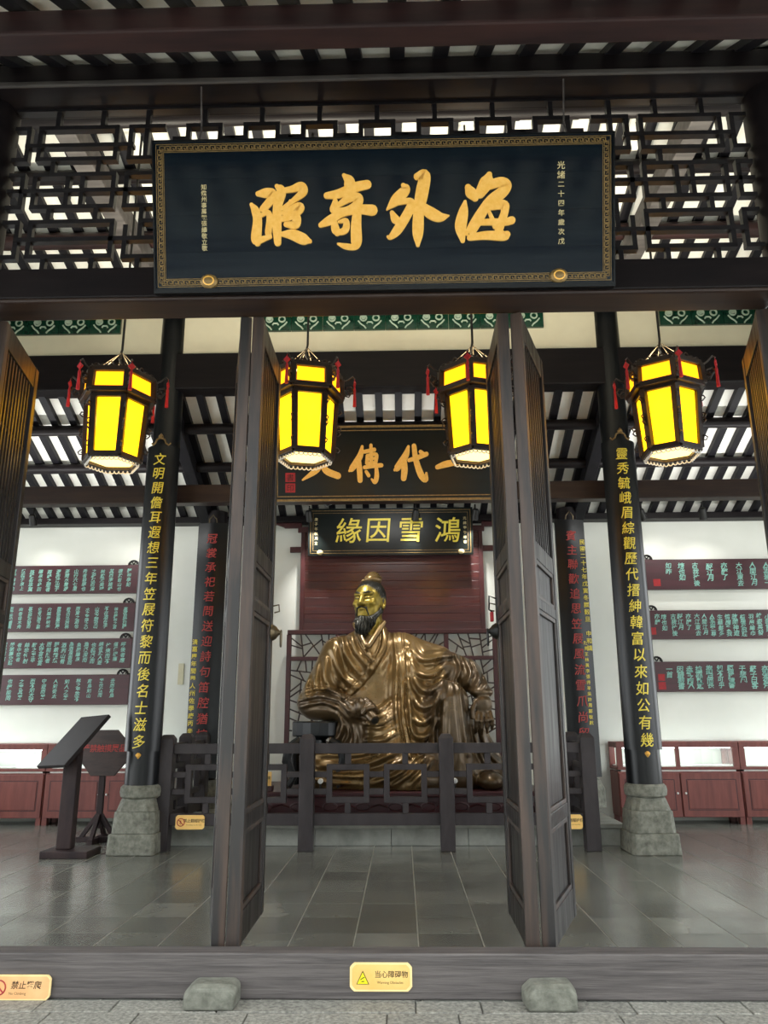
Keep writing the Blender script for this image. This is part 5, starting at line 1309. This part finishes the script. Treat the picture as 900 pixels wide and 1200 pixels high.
# hands: palm, four fingers of unequal length, thumb off the side of the palm
def hand(palm, pr, prz, fingers, thumb, wrist):
    F.cone(wrist[0], wrist[1], wrist[2], wrist[3], .03, DK)
    F.ell(palm, pr, .03, DK, rz=prz)
    for ch in fingers + [thumb]:
        for (a, ra), (b, rb) in zip(ch[:-1], ch[1:]): F.cone(a, b, ra, rb, .012, DK)
fing = []
for i, (dx, ln) in enumerate(((-.085, .235), (-.03, .275), (.027, .255), (.08, .20))):
    x = 1.19+dx; z0 = 1.55-abs(i-1.5)*0.012
    fing.append([((x, -.515, z0), .03), ((x+dx*.18, -.55, z0-ln*.42), .029), ((x+dx*.22, -.535, z0-ln*.74), .026), ((x+dx*.22, -.50, z0-ln), .02)])
hand((1.19, -.50, 1.63), (.115, .055, .125), 0.0, fing, [((1.09, -.50, 1.67), .035), ((1.045, -.54, 1.57), .034), ((1.04, -.555, 1.47), .026)], ((1.18, -.40, 1.82), (1.19, -.48, 1.68), .088, .075))
F.ell((1.18, -.42, 1.79), (.15, .13, .07), .03, DK)
sc0, sc1 = np.array((-.40, -.46, 1.66)), np.array((-.20, -.80, 1.44))
ex = (sc1-sc0)/np.linalg.norm(sc1-sc0); upn = np.array((0, 0, 1.0)); upn = upn-ex*(upn@ex); upn /= np.linalg.norm(upn); sd = np.cross(ex, upn)
fing = []
for i, ln in enumerate((.95, 1.05, 1.0, .85)):
    base = sc0 + ex*(0.10+0.062*i)
    ch = []
    for a, q, r in ((150, .105, .033), (95, .10, .032), (35, .098, .03), (-20, .096, .026)):
        a2 = 150-(150-a)*ln; ch.append((tuple(base + (sd*-math.cos(R_(a2)) + upn*math.sin(R_(a2)))*-1*q*np.array([1, 1, -1])*np.array([1, 1, 1]) if False else base + (sd*math.cos(R_(180-a2)) * -1 + upn*math.sin(R_(a2)))*q), r))
    fing.append(ch)
th = [(tuple(sc0+ex*0.06+sd*.09-upn*.03), .036), (tuple(sc0+ex*0.16+sd*.07-upn*.085), .034), (tuple(sc0+ex*0.25+sd*.0-upn*.09), .028)]
hand(tuple(sc0+ex*.16+sd*.075+upn*.035), (.07, .10, .11), 0.3, fing, th, ((-.50, -.48, 1.58), (-.42, -.50, 1.60), .10, .085))
# shoe
F.ell((1.24, -.50, .70), (.17, .24, .12), .03, DK); F.cone((1.2, -.3, .72), (1.15, -.1, .8), .13, .14, .05, DK)
# neck
F.cone((-.285, .06, 2.6), (-.30, .0, 2.96), .17, .15, .03, FG)

# ---- head, in its own turned frame, meshed finer and joined into the same figure
HC = np.array((-.305, .0, 3.045)); HR = np.array(Matrix.Rotation(R_(-24), 3, 'Z') @ Matrix.Rotation(R_(-4), 3, 'X'))
def hp(p): return tuple(HC + HR @ np.array(p, float))
G = Field((-.75, -.50, 2.42), (.16, .42, 3.62), 0.0075)
def Gc(a, b, ra, rb, k=.02, mid=0, cut=False): G.cone(hp(a), hp(b), ra, rb, k, mid, cut=cut)
def Ge(c, r, k=.03, mid=0, cut=False): G.ell(hp(c), r, k, mid, M3=HR.T, cut=cut)
Ge((0, .03, .06), (.205, .245, .235), .02)
Ge((0, -.05, -.07), (.178, .185, .24), .06)
Ge((0, -.12, -.21), (.10, .10, .085), .05)
Gc((0, .05, -.15), (0, .07, -.50), .155, .17, .05)
for s in (-1, 1):
    Gc((s*.03, -.214, .064), (s*.125, -.180, .072), .024, .020, .03)
    Ge((s*.078, -.226, .016), (.056, .040, .034), .015, cut=True)
    Ge((s*.078, -.190, .014), (.044, .024, .023), .008)
    Gc((s*.036, -.214, .012), (s*.12, -.186, .016), .008, .008, .01)
    Ge((s*.105, -.155, -.055), (.062, .062, .045), .04)
    Ge((s*.036, -.235, -.078), (.030, .032, .024), .02)
    Ge((s*.21, .02, -.03), (.032, .055, .095), .02); Ge((s*.228, -.005, -.02), (.018, .03, .06), .01, cut=True)
Gc((0, -.212, .055), (0, -.262, -.062), .021, .036, .025)
Ge((0, -.262, -.072), (.038, .036, .030), .02)
Gc((-.05, -.212, -.142), (.05, -.212, -.142), .014, .014, .015); Gc((-.04, -.210, -.170), (.04, -.210, -.170), .018, .018, .015)
Gc((-.058, -.228, -.155), (.058, -.228, -.155), .006, .006, 0, cut=True)
st = thing('bronze_statue', (-0.1, SY, 0.605), 'seated bronze statue of a bearded robed scholar with gilded face', 'statue')
ORG = np.array((-0.1, 0, 0.605))
fig = link('robed_figure', F.mesh('robed_figure', ['bronze', 'bronze_dark', 'face_gold'], ORG), st)
hd = link('head', G.mesh('head', ['face_gold'], ORG), st)
# hair: a cap over the skull, parted from the face by the hairline
H = Field((-.75, -.50, 2.6), (.16, .42, 3.65), 0.0075)
H.ell(hp((0, .045, .072)), (.212, .25, .243), .0, 0, M3=HR.T)
for s in (-1, 1):
    H.cone(hp((s*.185, .02, .06)), hp((s*.19, .03, -.06)), .045, .02, .03)
    H.cone(hp((0, .2, 0)), hp((0, .17, -.16)), .12, .1, .05)
def cut_face():
    sl, X, Y, Z = H.region((-.75, -.5, 2.6), (.16, .42, 3.65))
    px, py, pz = X-HC[0], Y-HC[1], Z-HC[2]; Rt = HR.T
    u = Rt[0, 0]*px+Rt[0, 1]*py+Rt[0, 2]*pz; v = Rt[1, 0]*px+Rt[1, 1]*py+Rt[1, 2]*pz; w_ = Rt[2, 0]*px+Rt[2, 1]*py+Rt[2, 2]*pz
    e = (np.sqrt((u/.172)**2+((v+.30)/.30)**2+((w_-.02)/.195)**2)-1)*.16
    H.d[sl] = np.maximum(H.d[sl], -e)
    ang = np.arctan2(u, v+.05); H.d[sl] += (0.0035*np.sin(ang*38)).astype(np.float32)
cut_face()
hr = link('hair', H.mesh('hair', ['hair_dark'], ORG), st)
# topknot wrapped in cloth
T_ = Field((-.55, -.25, 3.2), (.05, .35, 3.62), 0.0075)
T_.ell(hp((.02, .06, .325)), (.125, .14, .085), .02, 0, M3=HR.T); T_.ell(hp((.02, .07, .385)), (.085, .10, .06), .03, 0, M3=HR.T)
for q in range(3): T_.cone(hp((-.10+.02*q, -.03+.06*q, .30)), hp((.10, .02+.07*q, .37)), .02, .018, .015)
tk = link('topknot', T_.mesh('topknot', ['bronze'], ORG), st)
# beard, moustache and brows
B_ = Field((-.75, -.62, 2.38), (.12, .3, 3.2), 0.0075)
B_.cone(hp((0, -.125, -.295)), hp((0, -.175, -.40)), .112, .088, .03); B_.cone(hp((0, -.175, -.40)), hp((-.005, -.20, -.57)), .088, .01, .04)
for s in (-1, 1):
    B_.cone(hp((s*.09, -.11, -.265)), hp((s*.168, -.01, -.15)), .06, .04, .03)
    B_.cone(hp((s*.172, -.01, -.15)), hp((s*.188, .0, -.05)), .034, .016, .02)
    B_.cone(hp((s*.075, -.12, -.31)), hp((s*.045, -.17, -.46)), .075, .03, .03)
    B_.cone(hp((s*.038, -.216, .004)), hp((s*.085, -.217, .012)), .006, .0075, .004); B_.cone(hp((s*.085, -.217, .012)), hp((s*.128, -.192, .004)), .0075, .005, .004)
    B_.cone(hp((s*.012, -.243, -.116)), hp((s*.068, -.224, -.130)), .011, .014, .008); B_.cone(hp((s*.068, -.224, -.130)), hp((s*.095, -.188, -.225)), .014, .009, .008)
    B_.cone(hp((s*.028, -.232, .074)), hp((s*.085, -.217, .092)), .013, .017, .008); B_.cone(hp((s*.085, -.215, .094)), hp((s*.148, -.170, .078)), .016, .007, .008)
sl, X, Y, Z = B_.region((-.75, -.62, 2.38), (.12, .3, 2.86))
px, py, pz = X-HC[0], Y-HC[1], Z-HC[2]; Rt = HR.T
u = Rt[0, 0]*px+Rt[0, 1]*py+Rt[0, 2]*pz; v = Rt[1, 0]*px+Rt[1, 1]*py+Rt[1, 2]*pz; w_ = Rt[2, 0]*px+Rt[2, 1]*py+Rt[2, 2]*pz
ang = np.arctan2(u, -(v+.02))*(1+0.5*np.clip(-w_-.2, 0, .4))
B_.d[sl] += (np.clip((-.235-w_)/.05, 0, 1)*(0.011*np.sin(ang*30+np.sin(w_*22)*1.3)+0.006*np.sin(ang*67+w_*30))).astype(np.float32)
bd = link('beard', B_.mesh('beard', ['hair_dark'], ORG), st)
# under collar
C_ = Field((-.7, -.45, 2.3), (.2, .2, 2.85), 0.01)
C_.cone((-.10, -.10, 2.74), (-.30, -.32, 2.40), .035, .03, .02); C_.cone((-.50, -.08, 2.72), (-.34, -.32, 2.42), .035, .03, .02)
link('inner_collar', C_.mesh('inner_collar', ['bronze'], ORG), st)
# the scroll in the hand
a0, a1 = Vector(tuple(sc0-ex*0.05)), Vector(tuple(sc1))
rb_ = MB(); rb_.tube([a0-Vector(ORG), a0.lerp(a1, .3)-Vector(ORG), a0.lerp(a1, .97)-Vector(ORG), a1-Vector(ORG)], [.066, .068, .068, .06], 18)
ro = link('scroll', rb_.mesh('scroll', 'bronze_dark', (0, 0, 0)), st, auto=True)
rim = MB(); rim.tube([a1-Vector(ORG), a1+Vector(tuple(ex))*0.006-Vector(ORG)], [.045, .04], 16); link('scroll_core', rim.mesh('scroll_core', 'hair_dark'), ro)
